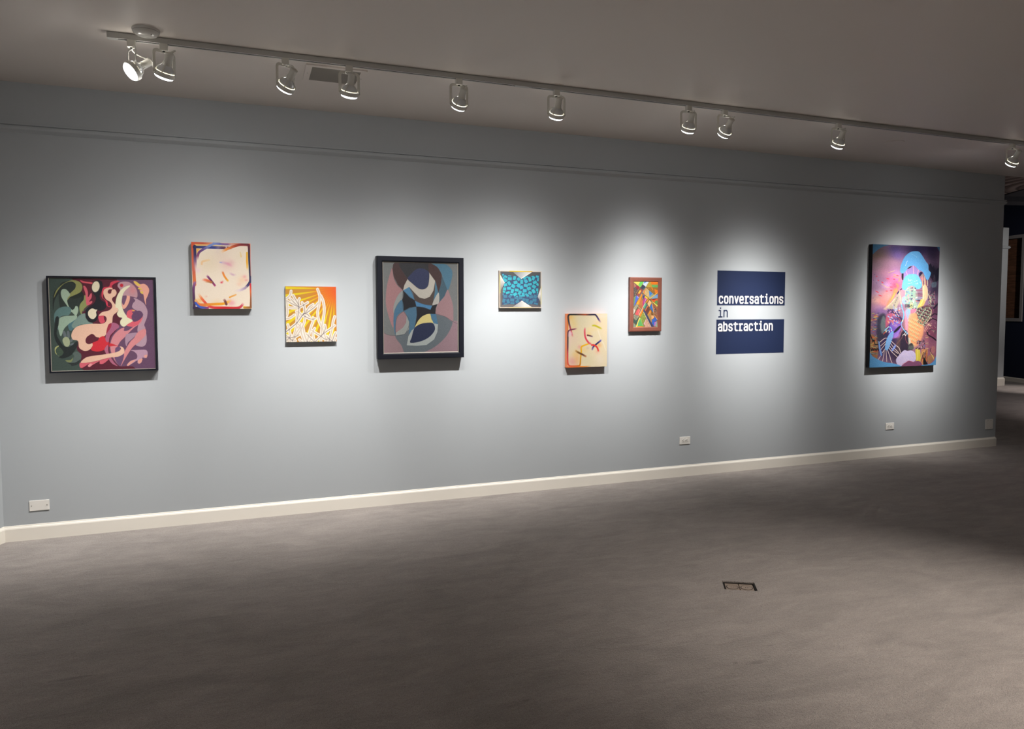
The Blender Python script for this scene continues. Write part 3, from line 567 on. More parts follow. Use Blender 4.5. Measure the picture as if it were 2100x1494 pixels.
    A.dots(60, (760,1900,960,2300), (6,14), [(96,110,50),(180,190,90),(120,130,70)], 4); A.dots(60, (380,2010,600,2180), (6,12), [(80,90,76),(190,180,156)], 5); A.dots(60, (930,2300,1160,2600), (6,12), [(170,120,100),(230,190,170)], 6); A.dots(40, (440,1740,690,2030), (6,12), [(190,60,70),(236,130,120)], 7)
    A.dots(60, (850,640,1150,1050), (6,14), [(226,196,140),(176,130,90),(210,180,110)], 8)
    A.grain(5, 10); return A

def art_dreamscape():
    A = Art([(198, 135), (2003, 203), (1897, 3392), (103, 3464)], 320, 540)
    R = random.Random(8)
    o2, o3 = 1181, 2362
    def sh(p, o): return [(x, y+o) for x, y in p]
    P = lambda p, c, o=0, sm=True, **k: A.poly(sh(p, o), c, sm, **k)
    L = lambda p, w, c, o=0, **k: A.line(sh(p, o), w, c, **k)
    B = A.blob
    A.fill((150,110,140))
    for x, y, rx, ry, c, a in [
        (300,450,380,260,(120,98,86),1),(350,300,260,120,(110,88,94),.8),(800,260,260,180,(88,72,128),1),(1400,260,520,260,(24,18,64),1),(1800,400,280,300,(52,38,66),1),(1750,260,300,140,(36,24,62),.8),(850,450,220,160,(120,96,170),.9),
        (450,650,350,200,(168,126,140),.9),(330,760,200,140,(150,128,138),.8),(700,640,300,160,(190,140,170),.8),(500,900,330,200,(206,142,170),.9),(800,950,180,240,(196,140,196),.8),(300,1150,220,200,(180,140,176),.9),
        (750,1150,240,200,(236,120,170),.9),(800,1260,150,150,(250,80,110),.9),(550,1250,160,120,(214,166,222),.8),(350,1450,240,140,(206,170,206),.8),(300,1650,250,160,(240,180,170),1),(600,1550,240,220,(244,160,150),.9),
        (500,1720,160,130,(246,150,140),.9),(300,1850,220,120,(206,150,180),.9),(400,1950,200,120,(150,110,170),.9),(330,2250,220,260,(120,84,130),.8),(1850,900,260,360,(24,20,40),1),(1870,1350,240,300,(46,36,60),1),(1880,1900,200,400,(76,40,66),1),
        (1750,2500,340,500,(104,50,76),1),(1800,3000,260,300,(150,86,104),.9),(700,2500,400,500,(40,26,60),1),(800,2300,260,240,(90,60,140),1),(600,2900,360,400,(34,24,66),1),(1050,2800,200,400,(40,28,46),1),(900,3150,260,240,(40,28,50),1),
        (1150,1500,220,240,(150,170,160),1),(1300,1650,260,240,(130,140,150),1),(1450,1450,160,160,(110,90,110),.9),(1300,2300,330,420,(222,150,110),1),(1200,2700,260,260,(226,150,104),1),(1500,2100,260,260,(110,90,90),1)]: B(x, y, rx, ry, c, a)
    # orange sweep
    P([(880,1300),(890,1250),(830,1200),(870,1380),(800,1500),(640,1700),(560,1830),(600,1700),(720,1500),(760,1350)], (250,140,90), soft=60)
    P([(780,1450),(700,1600),(570,1830),(640,1720),(760,1560)], (246,176,80), soft=20)
    L([(620,900),(780,850)], 14, (230,190,140)); L([(740,1000),(900,1050),(920,1100),(880,1140)], 18, (250,150,90)); L([(760,950),(930,1000)], 16, (250,160,80)); L([(430,1210),(560,1290),(640,1300)], 14, (240,200,130))
    for x, y, w, a in [(600,1068,90,8),(770,1080,60,8),(860,985,70,6),(450,1165,70,35),(300,1005,40,40),(340,1110,40,30),(690,1290,90,5),(310,1420,120,28),(390,1518,110,18),(570,1400,60,5),(690,1380,60,0)]: B(x, y, w/2, 11, (236,50,70), 1, a, hard=1)
    for x, y, w, a in [(215,1110,40,40),(290,1180,36,40),(235,950,50,45),(680,1200,34,0),(780,1215,34,0),(200,1590,40,0),(250,1640,30,0)]: B(x, y, w/2, 8, (110,90,140), .9, a, hard=1)
    # blue-green strata at lower left
    for k in range(150):
        x = R.uniform(120, 400); y = R.uniform(1980, 3150)
        if x < 130+ (3150-y)*.4+140: B(x, y, R.uniform(20,60), R.uniform(7,14), R.choice([(90,140,180),(200,90,70),(120,110,130),(206,140,90),(60,60,90),(200,180,110),(150,120,130)]), .9, R.uniform(-6,6), hard=1)
    P([(120,2600),(240,2600),(330,2800),(330,3120),(280,3230),(140,3080),(115,2900)], (150,112,80), soft=30)
    for k in range(60): B(R.uniform(130,320), R.uniform(2620,3180), R.uniform(25,55), R.uniform(7,13), R.choice([(206,160,80),(200,70,50),(110,140,150),(96,70,60),(226,190,120)]), .9, R.uniform(-8,8), hard=1)
    L([(120,2560),(200,2770),(215,2720),(240,2740),(250,2840),(350,2840)], 26, (24,18,24), smooth=False)
    for x in range(140, 330, 46): L([(x,2940),(x+18,3010),(x+40,2950)], 20, (24,20,24), smooth=False)
    # violet cave and grey figure
    P([(330,2120),(480,2000),(560,2150),(560,2420),(520,2640),(420,2700),(380,2960),(310,2700),(300,2400)], (46,44,62), soft=60, a=.9)
    P([(470,2070),(540,2160),(560,2300),(530,2460),(440,2540),(400,2300)], (110,120,120), soft=40, a=.8)
    P([(620,1880),(760,1800),(900,1980),(1000,2160),(960,2240),(800,2080),(700,2100),(620,2050)], (56,38,80), soft=30)
    P([(560,2060),(700,1990),(760,2090),(700,2200),(620,2300),(540,2380)], (186,84,110), soft=40, a=.9)
    P([(640,2350),(800,2180),(940,2250),(960,2420),(840,2560),(760,2680),(640,2640)], (112,80,170), soft=40)
    B(850, 2590, 110, 80, (170,120,196), .9); B(820, 2330, 60, 50, (176,130,170), .8); P([(760,2620),(900,2450),(960,2330),(930,2460),(830,2650)], (150,110,196), soft=30)
    P([(760,2490),(880,2360),(960,2330),(900,2430),(780,2520)], (28,20,40), soft=8)
    A.dots(120, (600,1880,900,2260), (7,15), [(200,100,120),(140,180,220),(230,160,170),(60,40,80),(120,80,150),(240,130,80)], 11, asp=1.8, rot=40)
    # ridge and hatch teeth
    P([(590,1850),(760,1640),(880,1450),(960,1330),(950,1380),(870,1560),(880,1720),(820,1870),(680,1880)], (176,166,140), soft=20, a=.9)
    for k in range(16): L([(480+k*18,1880-k*14),(560+k*16,1905-k*22)], 9, (226,206,160))
    P([(850,1440),(960,1330),(980,1360),(900,1440),(850,1490)], (40,28,80))
    for x, y in [(800,1700),(830,1640),(770,1780),(850,1580)]: B(x, y, 26, 18, (96,86,90), .9, -50)
    # drapery bands
    for x, w, c in [(900,26,(206,190,150)),(940,30,(232,210,160)),(985,40,(236,170,150)),(1030,36,(232,150,170)),(1065,18,(240,226,170)),(1110,20,(170,186,206))]: L([(x+20,1380),(x,1600),(x-20,1800)], w, c, a=.85, soft=12, fade=(0,.4))
    P([(940,1380),(1050,1370),(1050,1550),(960,1560)], (232,130,150), soft=20, a=.8)
    P([(1000,1560),(1060,1560),(1080,1750),(980,1700)], (140,180,220), soft=20, a=.8)
    # scaled body upper part
    P([(1080,1380),(1220,1260),(1330,1310),(1400,1480),(1380,1700),(1400,1900),(1200,2050),(1080,1800)], (150,176,156), soft=30, a=.9)
    for k in range(90):
        x = R.uniform(1080, 1400); y = R.uniform(1280, 1900); B(x, y, R.uniform(8,24), R.uniform(10,26), R.choice([(56,48,84),(206,160,170),(120,170,140),(200,220,190),(110,120,150),(230,140,150),(90,150,200)]), .9, R.uniform(0,90), hard=1)
    for k in range(26): L([(1350,1340+k*15),(1440,1330+k*15),(1540,1345+k*15)], 7, R.choice([(150,60,80),(60,50,70),(150,170,190),(186,80,90)]), a=.8)
    B(1440, 1650, 90, 16, (30,24,50), 1, 5); B(1200, 1800, 90, 40, (40,30,50), .7)
    for k in range(22): L([(1060+k*6,1750),(1066+k*6,1840)], 5, (30,24,44), a=.6)
    P([(1050,1960),(1130,1880),(1160,1960),(1250,2100),(1150,2400),(1170,2560),(1080,2460),(1060,2200)], (206,140,166), soft=30, a=.9)
    P([(1080,1950),(1140,1880),(1200,1900),(1220,2050),(1160,2200),(1100,2060)], (130,180,220), soft=30, a=.7)
    P([(1220,1900),(1350,1880),(1370,1920),(1280,2010),(1220,2030)], (210,110,140), soft=16, a=.9)
    for k in range(40): B(R.uniform(1190,1270), R.uniform(1700,1860), 12, 8, R.choice([(230,220,140),(40,40,50),(190,180,110)]), .9, hard=1)
    P([(1540,1240),(1660,1280),(1680,1520),(1640,1640),(1500,1800),(1390,1900),(1420,1760),(1530,1600)], (206,186,150), soft=14)
    P([(1500,1620),(1600,1660),(1560,1780),(1400,1860),(1440,1760)], (240,180,90), soft=14)
    for x in (1560, 1600, 1640): L([(x,1240),(x+6,1460),(x-20,1640),(x-80,1780)], 12, R.choice([(246,226,160),(120,70,60),(226,150,110)]), a=.8)
    for k, x in enumerate(range(1530, 1680, 20)): L([(x,1000+60*(k%3)),(x+4,1250)], 10, [(230,190,110),(200,110,90),(40,28,60),(246,230,180)][k % 4])
    B(1530, 1060, 50, 70, (206,130,130), .9); B(1520, 970, 60, 40, (160,140,120), .9)
    # big scaled mantle: green/black scales over maroon, orange below
    P([(1390,1880),(1560,1800),(1700,1780),(1790,1880),(1800,2000),(1740,2150),(1600,2300),(1440,2300),(1400,2100)], (96,64,70), soft=20)
    for j in range(15):
        for i in range(9):
            x = 1400+i*46+(j % 2)*22; y = 1850+j*34
            if x < 1790-(max(0, y-2100)*.9) and (x-1390) > 0: B(x, y, 20, 13, [(140,180,140),(34,28,40),(120,150,130),(110,50,60),(206,206,170)][(i*2+j) % 5], .95, 35, hard=1)
    P([(1180,2040),(1330,1990),(1400,2060),(1420,2250),(1560,2340),(1540,2600),(1400,2860),(1260,2860),(1160,2600),(1150,2300)], (226,156,104), soft=40, a=.8)
    for j in range(32):
        for i in range(10):
            x = 1160+i*42+(j % 2)*20; y = 2150+j*23
            if 1140+(y-2150)*.12 < x < 1590-(y-2150)*.35: B(x, y, 12, 9, [(236,150,90),(120,180,130),(240,190,130),(220,110,80),(206,200,150)][(i*3+j*2) % 5], .9, 60, hard=1)
    P([(1690,1470),(1730,1520),(1770,1640),(1765,1820),(1740,1760),(1720,1620)], (220,180,150))
    for j in range(12):
        for i in range(5): B(1700+i*36+(j % 2)*16, 1420+j*34, 15, 12, R.choice([(130,170,140),(40,34,50),(150,110,110)]), .9, 40, hard=1)
    L([(1860,1400),(1860,1750),(1790,2050),(1650,2350),(1560,2500)], 8, (170,90,120)); L([(1780,1900),(1740,2100),(1620,2280)], 12, (236,206,170))
    # dark right side
    for q in ([(1700,700),(1760,640),(1800,760),(1840,700),(1890,860),(1940,780),(1990,760),(1970,1100),(1850,1200),(1740,1000)],): P(q, (20,16,38), sm=False)
    for k in range(18): L([(1720+R.uniform(0,200),950+R.uniform(0,250)),(1700+R.uniform(0,230),1300)], 5, R.choice([(90,120,130),(150,170,170),(110,50,60),(60,70,90)]), a=.7)
    P([(1780,1180),(1900,1150),(1910,1260),(1800,1300)], (80,96,110), soft=20, a=.8)
    L([(1840,1860),(1950,1740)], 40, (26,18,40)); L([(1700,2230),(1800,2140),(1930,2190)], 26, (36,16,32)); L([(1760,2080),(1850,2010),(1940,2030)], 26, (30,16,34))
    L([(1660,2500),(1690,2580),(1800,2640),(1900,2720)], 34, (24,14,28)); L([(1700,2480),(1760,2420)], 30, (24,14,28)); P([(1690,2420),(1880,2400),(1900,2600),(1780,2620),(1700,2520)], (120,60,84), soft=10, a=.7)
    L([(1780,2430),(1880,2480),(1860,2540)], 14, (60,80,80)); B(1720, 2550, 22, 22, (170,120,130), .9)
    for k in range(8): L([(1880+R.uniform(-15,15),1500+k*26),(1900,1505+k*26)], 6, (150,150,180), a=.7)
    for k in range(20): B(R.uniform(1640,1900), R.uniform(2250,2500), 9, 7, (226,190,160), .8, hard=1)
    L([(1580,2480),(1660,2330),(1740,2270)], 8, (230,180,160)); L([(1600,2500),(1700,2350)], 8, (226,150,130))
    for k in range(7): L([(1680+k*12,2300+k*8),(1700+k*12,2280+k*8)], 8, (240,200,160))
    # tower details, lower right
    P([(1350,2950),(1460,2980),(1480,3280),(1360,3280)], (206,186,70), soft=14); L([(1410,2990),(1400,3260)], 20, (230,216,110), a=.8)
    P([(1500,3000),(1600,2960),(1680,3000),(1660,3280),(1620,3360),(1500,3380)], (190,130,90), soft=14)
    for k in range(26): L([(1500+R.uniform(0,180),2980+R.uniform(0,100)),(1490+R.uniform(0,180),3200+R.uniform(0,120))], 11, R.choice([(240,200,100),(206,80,60),(60,40,50),(230,150,80),(150,110,130)]), a=.85)
    P([(1570,3180),(1640,3300),(1680,3390),(1560,3390)], (22,16,22)); P([(1660,3200),(1760,3110),(1860,3150),(1800,3290),(1700,3350)], (166,116,84))
    for k in range(50): B(R.uniform(1360,1600), R.uniform(2720,2960), R.uniform(8,20), R.uniform(10,24), R.choice([(30,22,34),(120,70,80),(220,200,200),(90,110,160),(70,40,50)]), .9, hard=1)
    for k in range(9): L([(1620,2600+k*42),(1690,2610+k*42)], 16, R.choice([(226,170,150),(190,110,110),(236,200,130)]), a=.7)
    L([(1780,2930),(1740,2980),(1770,3060),(1800,3100)], 12, (30,16,26)); P([(1770,2920),(1860,2890),(1870,3040),(1790,3080)], (176,112,110), soft=20, a=.8)
    for k in range(8): L([(1740+k*14,3040+k*20),(1770+k*10,3090+k*22)], 8, (236,206,130))
    P([(1140,2650),(1210,2700),(1200,2860),(1150,2830)], (190,200,180), soft=20, a=.8); P([(1150,2860),(1250,2800),(1300,2930),(1240,2990),(1140,2980)], (44,44,50), soft=20, a=.9)
    for k in range(10): L([(1130+k*18,2870),(1150+k*18,2970)], 8, (150,170,150), a=.6)
    # dark centre cave
    P([(940,2580),(1060,2450),(1140,2560),(1140,2980),(960,3080),(920,2900)], (46,34,52), soft=30)
    P([(820,2800),(930,2680),(920,2960),(860,3000)], (84,64,62), soft=30, a=.8)
    # blue caterpillar with legs, ribs
    leg = (232,206,196)
    for q in ([(380,2780),(520,2670),(600,2680)],[(400,2880),(560,2740)],[(410,2980),(550,2800)],[(450,3060),(560,2900)],[(500,2990),(490,3120),(455,3290)],[(550,3000),(560,3160),(570,3300)],[(590,2990),(650,3150),(680,3260),(715,3340)],
              [(680,2740),(800,2850),(900,2930),(945,3060)],[(670,2800),(740,2900),(880,3050),(920,3110)],[(640,2860),(720,2970),(870,3080)],[(620,2920),(700,3030),(870,3190)],[(340,3250),(400,3150)]): L(q, 15, leg)
    P([(700,2490),(735,2478),(755,2520),(735,2640),(690,2760),(650,2880),(600,2980),(550,2995),(520,2950),(540,2800),(580,2660),(640,2560)], (112,164,214))
    for k in range(9): L([(650-k*14+20,2560+k*42),(735-k*16,2570+k*42)], 8, (160,120,160), a=.8)
    P([(345,2770),(365,2760),(385,2850),(410,2980),(445,3100),(430,3150),(400,3120),(365,2980)], (112,150,214)); P([(790,2850),(815,2850),(800,2920),(730,3010),(700,3020),(705,2970)], (130,150,214))
    L([(510,2460),(600,2380),(660,2370),(700,2430),(695,2470)], 20, (120,190,230)); L([(560,2490),(620,2450),(640,2500)], 18, (120,190,230)); L([(480,2560),(540,2490)], 14, (226,80,60)); L([(540,2490),(620,2340)], 9, (230,200,150))
    for x, y in [(545,2460),(555,2500),(632,2500),(693,2460)]: B(x, y, 10, 18, (246,226,170), 1, 20, hard=1)
    L([(720,2320),(750,2250),(790,2290),(760,2340),(700,2260)], 7, (170,160,220), a=.8); B(735, 2285, 12, 14, (220,180,110), 1, hard=1)
    # blue vines
    L([(960,1720),(985,1850),(1030,2000),(1020,2120),(985,2230)], 26, (104,180,236)); L([(960,1700),(962,1750)], 16, (240,216,140))
    L([(965,2230),(970,2340),(1030,2440),(1100,2520),(1140,2560)], 18, (110,190,240)); L([(960,2230),(900,2130),(820,2100)], 9, (206,90,80)); L([(960,2290),(960,2500),(880,2640),(700,2670)], 8, (186,90,120)); L([(1010,2560),(980,2650),(900,2760),(820,2850)], 9, (150,90,90)); L([(1070,2600),(1080,2700),(1130,2810)], 8, (180,90,100))
    L([(740,1770),(770,1890),(850,1990)], 16, (150,160,200)); L([(700,1740),(745,1800)], 10, (236,170,160))
    for q in ([(1000,2600),(1030,2560),(1080,2600),(1060,2550)],[(1040,2560),(1100,2480)],[(1080,2600),(1130,2510)]): L(q, 10, (240,230,220))
    B(995, 2195, 14, 30, (246,220,160), 1, 15, hard=1); B(905, 1925, 12, 12, (236,70,60), 1, hard=1); B(928, 2060, 12, 12, (236,70,60), 1, hard=1)
    for q in ([(920,1930),(1010,1990)],[(930,2060),(1010,2140)],[(900,1820),(1010,1900)]): L(q, 6, (200,170,180))
    for k in range(24): B(R.uniform(780,940), R.uniform(1850,2080), 14, 7, R.choice([(170,190,190),(206,220,210)]), .8, 40, hard=1)
    # lilac shell under blue cap
    P([(1010,940),(1080,830),(1180,760),(1290,705),(1400,770),(1480,880),(1430,1000),(1320,960),(1150,960),(1030,1060)], (150,126,184))
    L([(1140,790),(1230,740)], 26, (24,20,36)); P([(975,930),(1020,920),(1020,1050),(1010,1110),(975,1060)], (24,20,30))
    for q in ([(1090,845),(1125,970)],[(1290,705),(1295,930)],[(1425,820),(1395,960)]): L(q, 16, (226,160,180))
    P([(1480,880),(1540,900),(1500,960),(1450,1010),(1440,930)], (30,20,60))
    P([(935,800),(960,680),(1040,500),(1130,400),(1240,335),(1380,322),(1460,350),(1540,460),(1620,590),(1690,690),(1700,820),(1755,890),(1750,960),(1690,1090),(1640,1080),(1590,980),(1540,880),(1430,820),(1340,730),(1260,710),(1160,750),(1090,850),(1020,915),(960,915),(925,860)], (94,162,216))
    L([(1140,580),(1105,620),(1095,670),(1070,715)], 9, (206,216,236)); L([(1240,400),(1320,440),(1390,480)], 12, (120,180,226)); B(1380, 480, 10, 6, (206,226,240), .9, hard=1)
    P([(980,1300),(1000,1150),(1060,1020),(1160,950),(1290,935),(1390,960),(1460,1050),(1520,1180),(1505,1290),(1450,1335),(1380,1335),(1310,1270),(1240,1250),(1160,1280),(1080,1360),(1020,1370)], (106,178,240))
    B(1050, 1200, 34, 50, (110,206,190), .7)
    for q in ([(1150,1060),(1165,1130)],[(1180,1090),(1200,1130),(1220,1095),(1260,1110)],[(1145,1200),(1200,1190)],[(1220,1185),(1240,1170)],[(1310,1140),(1340,1125)],[(1370,1120),(1395,1110)],[(1350,1205),(1410,1200)],[(1470,1150),(1480,1190)],[(1400,1170),(1410,1190)]): L(q, 9, (214,220,240))
    # lilac cloud, plum hill, blue corners
    P([(820,3290),(830,3220),(900,3130),(980,3040),(1050,2990),(1130,3008),(1220,2996),(1300,3030),(1350,3110),(1350,3240),(1290,3300),(1160,3280),(1060,3370),(960,3420),(860,3380)], (196,182,214))
    A.dots(16, (900,3060,1300,3260), (10,22), [(214,196,214),(206,190,206)], 20, a=.6)
    P([(950,3440),(1060,3340),(1160,3282),(1290,3312),(1400,3280),(1480,3310),(1520,3400),(1400,3500),(1000,3500)], (126,74,106)); L([(985,3370),(1060,3340),(1160,3282),(1290,3312)], 9, (206,90,110))
    bl = (92,156,206)
    P([(60,3000),(115,3050),(180,3150),(330,3240),(500,3310),(750,3350),(880,3385),(960,3430),(900,3520),(40,3520)], bl)
    P([(1510,3398),(1640,3382),(1760,3350),(1860,3260),(1905,3150),(1990,3150),(1950,3480),(1500,3480)], bl)
    P([(100,80),(660,80),(650,150),(480,200),(340,280),(200,400),(120,430)], (70,126,166)); P([(1920,150),(2060,150),(2060,420),(1990,320),(1945,240)], (70,120,160))
    L([(1945,2900),(1925,3200)], 10, (110,170,220))
    A.grain(5, 12); return A
GAIN = dict(biomorph=.78, cream_loops=.74, cactus_rays=.54, interlaced_ovals=.62, blue_tiles=.56, cream_strokes=.62, facets=.64, dreamscape=.52)
LEAK = .12
sl = 'white track spotlight '
SPOTS = [
 (-.549, (-2.6, -2.2, 1.1), sl+"at the track's left end, its glaring face turned toward the camera", 380, 22, dict(bulge=(.05, -.02), leak=3.5)),
 (-.3925, (-1.25, 0, .25), sl+'second from the left, just right of the glaring one', 316, 20, dict(spill=0.02, bulge=(.03, -.05))),
 (.2409, (-.60, 0, 1.25), sl+'hanging just left of the ceiling vent', 111, 28, dict(spill=0.03, bulge=(-.05, -.02))),
 (.604, (.40, 0, .40), sl+'hanging in front of the ceiling vent', 411, 23.5, dict(spill=0.014, bulge=(-.05, -.02))),
 (1.2834, (1.10, 0, 1.50), sl+'between the ceiling vent and the joint in the track', 104, 21, dict(spill=0.03, bulge=(.03, -.02))),
 (1.9549, (2.04, 0, 1.03), sl+'first one right of the joint in the track', 435, 22.5, dict(spill=0.01, bulge=(.01, -.03))),
 (2.9864, (3.16, 0, 1.02), sl+'left one of the close pair right of the track joint', 346, 15, dict(spill=0.004, bulge=(.02, -.03))),
 (3.2961, (3.28, 0, 1.74), sl+'right one of the close pair right of the track joint', 158, 15.5, dict(bulge=(.03, -.03))),
 (4.3648, (4.53, 0, 1.16), sl+'hanging over the exhibition title', 486, 18.2, dict(bulge=(.01, -.03))),
 (6.3397, (6.52, 0, 1.38), sl+'last on the right, near the wall end', 722, 16.9, dict(bulge=(-.03, -.03))),
]
# ---------------------------------------------------------------- materials
M_WALL = mat('wall_paint', (172, 176, 179), .85, bump=.12, bscale=350, var=.012, vscale=2.5, spec=.25)
M_RAIL = M_WALL
M_CEIL = mat('ceiling_paint', (216, 208, 201), .55, bump=.05, bscale=60, var=.01, vscale=1.2, spec=.35)
M_BASE = mat('baseboard_paint', (236, 230, 219), .4, bump=.05, bscale=60, spec=.4)
M_NAVY = mat('navy_wall_paint', (32, 38, 58), .8, spec=.2)
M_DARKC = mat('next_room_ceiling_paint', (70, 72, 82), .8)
M_TRK = mat('track_enamel', (184, 184, 180), .45, spec=.4)
M_SLOT = mat('track_slot', (30, 30, 30), .6)
M_LAMPW = mat('lamp_enamel', (214, 212, 204), .38, spec=.5)
M_GLASS = mat('lamp_glass', (214, 216, 218), .28, metal=.25, spec=.6)
M_RIM = mat('lamp_glass_rim', (255, 244, 214), .3, emit=(255, 246, 214), es=1.0)
M_LENS = mat('lamp_lens', (255, 255, 255), .2, emit=(250, 252, 255), es=7)
M_BLK = mat('black_frame_lacquer', (17, 19, 28), .6, spec=.18, bump=.04, bscale=90)
M_BLK2 = mat('charcoal_canvas_edge', (16, 17, 22), .8)
M_BROWN = mat('reddish_brown_wood', (120, 70, 56), .5, var=.25, vscale=14, bump=.1, bscale=60)
M_LIP = mat('cream_inner_lip', (150, 143, 133), .6)
M_TAN = mat('tan_canvas_edge', (190, 160, 120), .7)
M_BOARD = mat('wood_panel_back', (110, 96, 84), .8)
M_PLATE = mat('ivory_plastic', (230, 226, 219), .35, spec=.5)
M_DARK = mat('dark_hole', (20, 20, 20), .7)
M_SCREW = mat('screw_metal', (170, 165, 156), .35, metal=.7)
M_BRONZE = mat('aged_brass_plate', (150, 134, 120), .5, metal=.15, var=.15, vscale=60, bump=.1, bscale=80)
M_BRONZED = mat('dark_brass_and_shade', (34, 28, 24), .7)
M_VINYL = mat('navy_vinyl', (31, 41, 70), .55, spec=.25)
M_VINYLW = mat('white_vinyl', (216, 212, 209), .5, spec=.3)
M_VENT = mat('vent_grille_grey', (150, 146, 140), .5)
M_PLASTW = mat('white_plastic', (206, 203, 197), .22, spec=.6)
M_WFRAME = mat('window_frame_paint', (150, 146, 146), .6)

def noise(nt, src, scale, detail=4, dist=0, rough=.5):
    n = nt.nodes.new('ShaderNodeTexNoise'); n.inputs['Scale'].default_value = scale; n.inputs['Detail'].default_value = detail
    n.inputs['Distortion'].default_value = dist; n.inputs['Roughness'].default_value = rough
    nt.links.new(src, n.inputs['Vector']); return n.outputs['Fac']
def mth(nt, op, a, b=None, c=None):
    n = nt.nodes.new('ShaderNodeMath'); n.operation = op
    for i, v in enumerate((a, b, c)):
        if v is None: continue
        if isinstance(v, (int, float)): n.inputs[i].default_value = v
        else: nt.links.new(v, n.inputs[i])
    return n.outputs[0]
def mrange(nt, v, a, b, c, d):
    n = nt.nodes.new('ShaderNodeMapRange'); nt.links.new(v, n.inputs['Value'])
    for k, x in zip(('From Min', 'From Max', 'To Min', 'To Max'), (a, b, c, d)): n.inputs[k].default_value = x
    return n.outputs[0]
def carpet():
    m = bpy.data.materials.new('grey_carpet'); m.use_nodes = True; nt = m.node_tree; b = nt.nodes['Principled BSDF']
    tc = nt.nodes.new('ShaderNodeTexCoord'); o = tc.outputs['Object']
    mp = nt.nodes.new('ShaderNodeMapping'); nt.links.new(o, mp.inputs['Vector']); mp.inputs['Rotation'].default_value = (0, 0, math.radians(24)); mp.inputs['Scale'].default_value = (1, 2.4, 1)
    big = noise(nt, mp.outputs[0], 1.7, 6, 1.1, .62); mid = noise(nt, mp.outputs[0], 7, 5, .6, .6); fine = noise(nt, o, 230, 3); fine2 = noise(nt, o, 70, 3)
    f = mth(nt, 'MULTIPLY', mrange(nt, big, .3, .7, .84, 1.16), mrange(nt, mid, .3, .7, .91, 1.09))
    f = mth(nt, 'MULTIPLY', f, mrange(nt, fine, .3, .7, .70, 1.30)); f = mth(nt, 'MULTIPLY', f, mrange(nt, fine2, .3, .7, .93, 1.07))
    sx = nt.nodes.new('ShaderNodeSeparateXYZ'); nt.links.new(o, sx.inputs[0]); X, Y = sx.outputs[0], sx.outputs[1]
    # the seam where two widths of carpet meet
    d = mth(nt, 'ADD', mth(nt, 'MULTIPLY', mth(nt, 'SUBTRACT', X, 2.312), .877), mth(nt, 'MULTIPLY', mth(nt, 'ADD', Y, .093), -.480))
    f = mth(nt, 'MULTIPLY', f, mrange(nt, d, -.006, .006, 1.03, .985))
    # small scuffs
    for x, y, rx, ry in ((2.10, -3.19, .05, .014), (2.26, -3.08, .02, .006), (1.02, -3.11, .02, .008), (2.0, -3.16, .014, .01), (-.72, -2.25, .09, .012)):
        e = mth(nt, 'SQRT', mth(nt, 'ADD', mth(nt, 'POWER', mth(nt, 'DIVIDE', mth(nt, 'SUBTRACT', X, x), rx), 2), mth(nt, 'POWER', mth(nt, 'DIVIDE', mth(nt, 'SUBTRACT', Y, y), ry), 2)))
        f = mth(nt, 'MULTIPLY', f, mrange(nt, mth(nt, 'ADD', e, mth(nt, 'MULTIPLY', fine2, .5)), .8, 1.5, .72, 1))
    v = nt.nodes.new('ShaderNodeVectorMath'); v.operation = 'SCALE'; v.inputs[0].default_value = S((152, 143, 137))[:3]
    nt.links.new(f, v.inputs['Scale']); nt.links.new(v.outputs[0], b.inputs['Base Color'])
    b.inputs['Roughness'].default_value = .95; b.inputs['Specular IOR Level'].default_value = .1
    b.inputs['Sheen Weight'].default_value = .25; b.inputs['Sheen Roughness'].default_value = .5
    h = mth(nt, 'ADD', mth(nt, 'MULTIPLY', fine, .6), mth(nt, 'ADD', mth(nt, 'MULTIPLY', fine2, .6), mth(nt, 'MULTIPLY', mid, .9)))
    bp = nt.nodes.new('ShaderNodeBump'); bp.inputs['Strength'].default_value = .8; bp.inputs['Distance'].default_value = .016
    nt.links.new(h, bp.inputs['Height']); nt.links.new(bp.outputs[0], b.inputs['Normal'])
    return m
M_CARPET = carpet()
def swirl():
    m = bpy.data.materials.new('combed_plaster'); m.use_nodes = True; nt = m.node_tree; b = nt.nodes['Principled BSDF']
    tc = nt.nodes.new('ShaderNodeTexCoord'); mp = nt.nodes.new('ShaderNodeMapping'); nt.links.new(tc.outputs['Object'], mp.inputs['Vector'])
    mp.inputs['Location'].default_value = (-9.35, -.05, 0)
    w = nt.nodes.new('ShaderNodeTexWave'); w.wave_type = 'RINGS'; w.rings_direction = 'Z'; w.inputs['Scale'].default_value = 1.9; w.inputs['Distortion'].default_value = 1.2; w.inputs['Detail Scale'].default_value = .6
    nt.links.new(mp.outputs[0], w.inputs['Vector'])
    bp = nt.nodes.new('ShaderNodeBump'); bp.inputs['Strength'].default_value = .5; bp.inputs['Distance'].default_value = .03
    nt.links.new(w.outputs['Fac'], bp.inputs['Height']); nt.links.new(bp.outputs[0], b.inputs['Normal'])
    r = nt.nodes.new('ShaderNodeValToRGB'); r.color_ramp.elements[0].position = 0; r.color_ramp.elements[0].color = S((96, 80, 76)); r.color_ramp.elements[1].position = .22; r.color_ramp.elements[1].color = S((176, 158, 152))
    nt.links.new(w.outputs['Fac'], r.inputs[0]); nt.links.new(r.outputs[0], b.inputs['Base Color']); b.inputs['Roughness'].default_value = .7
    return m
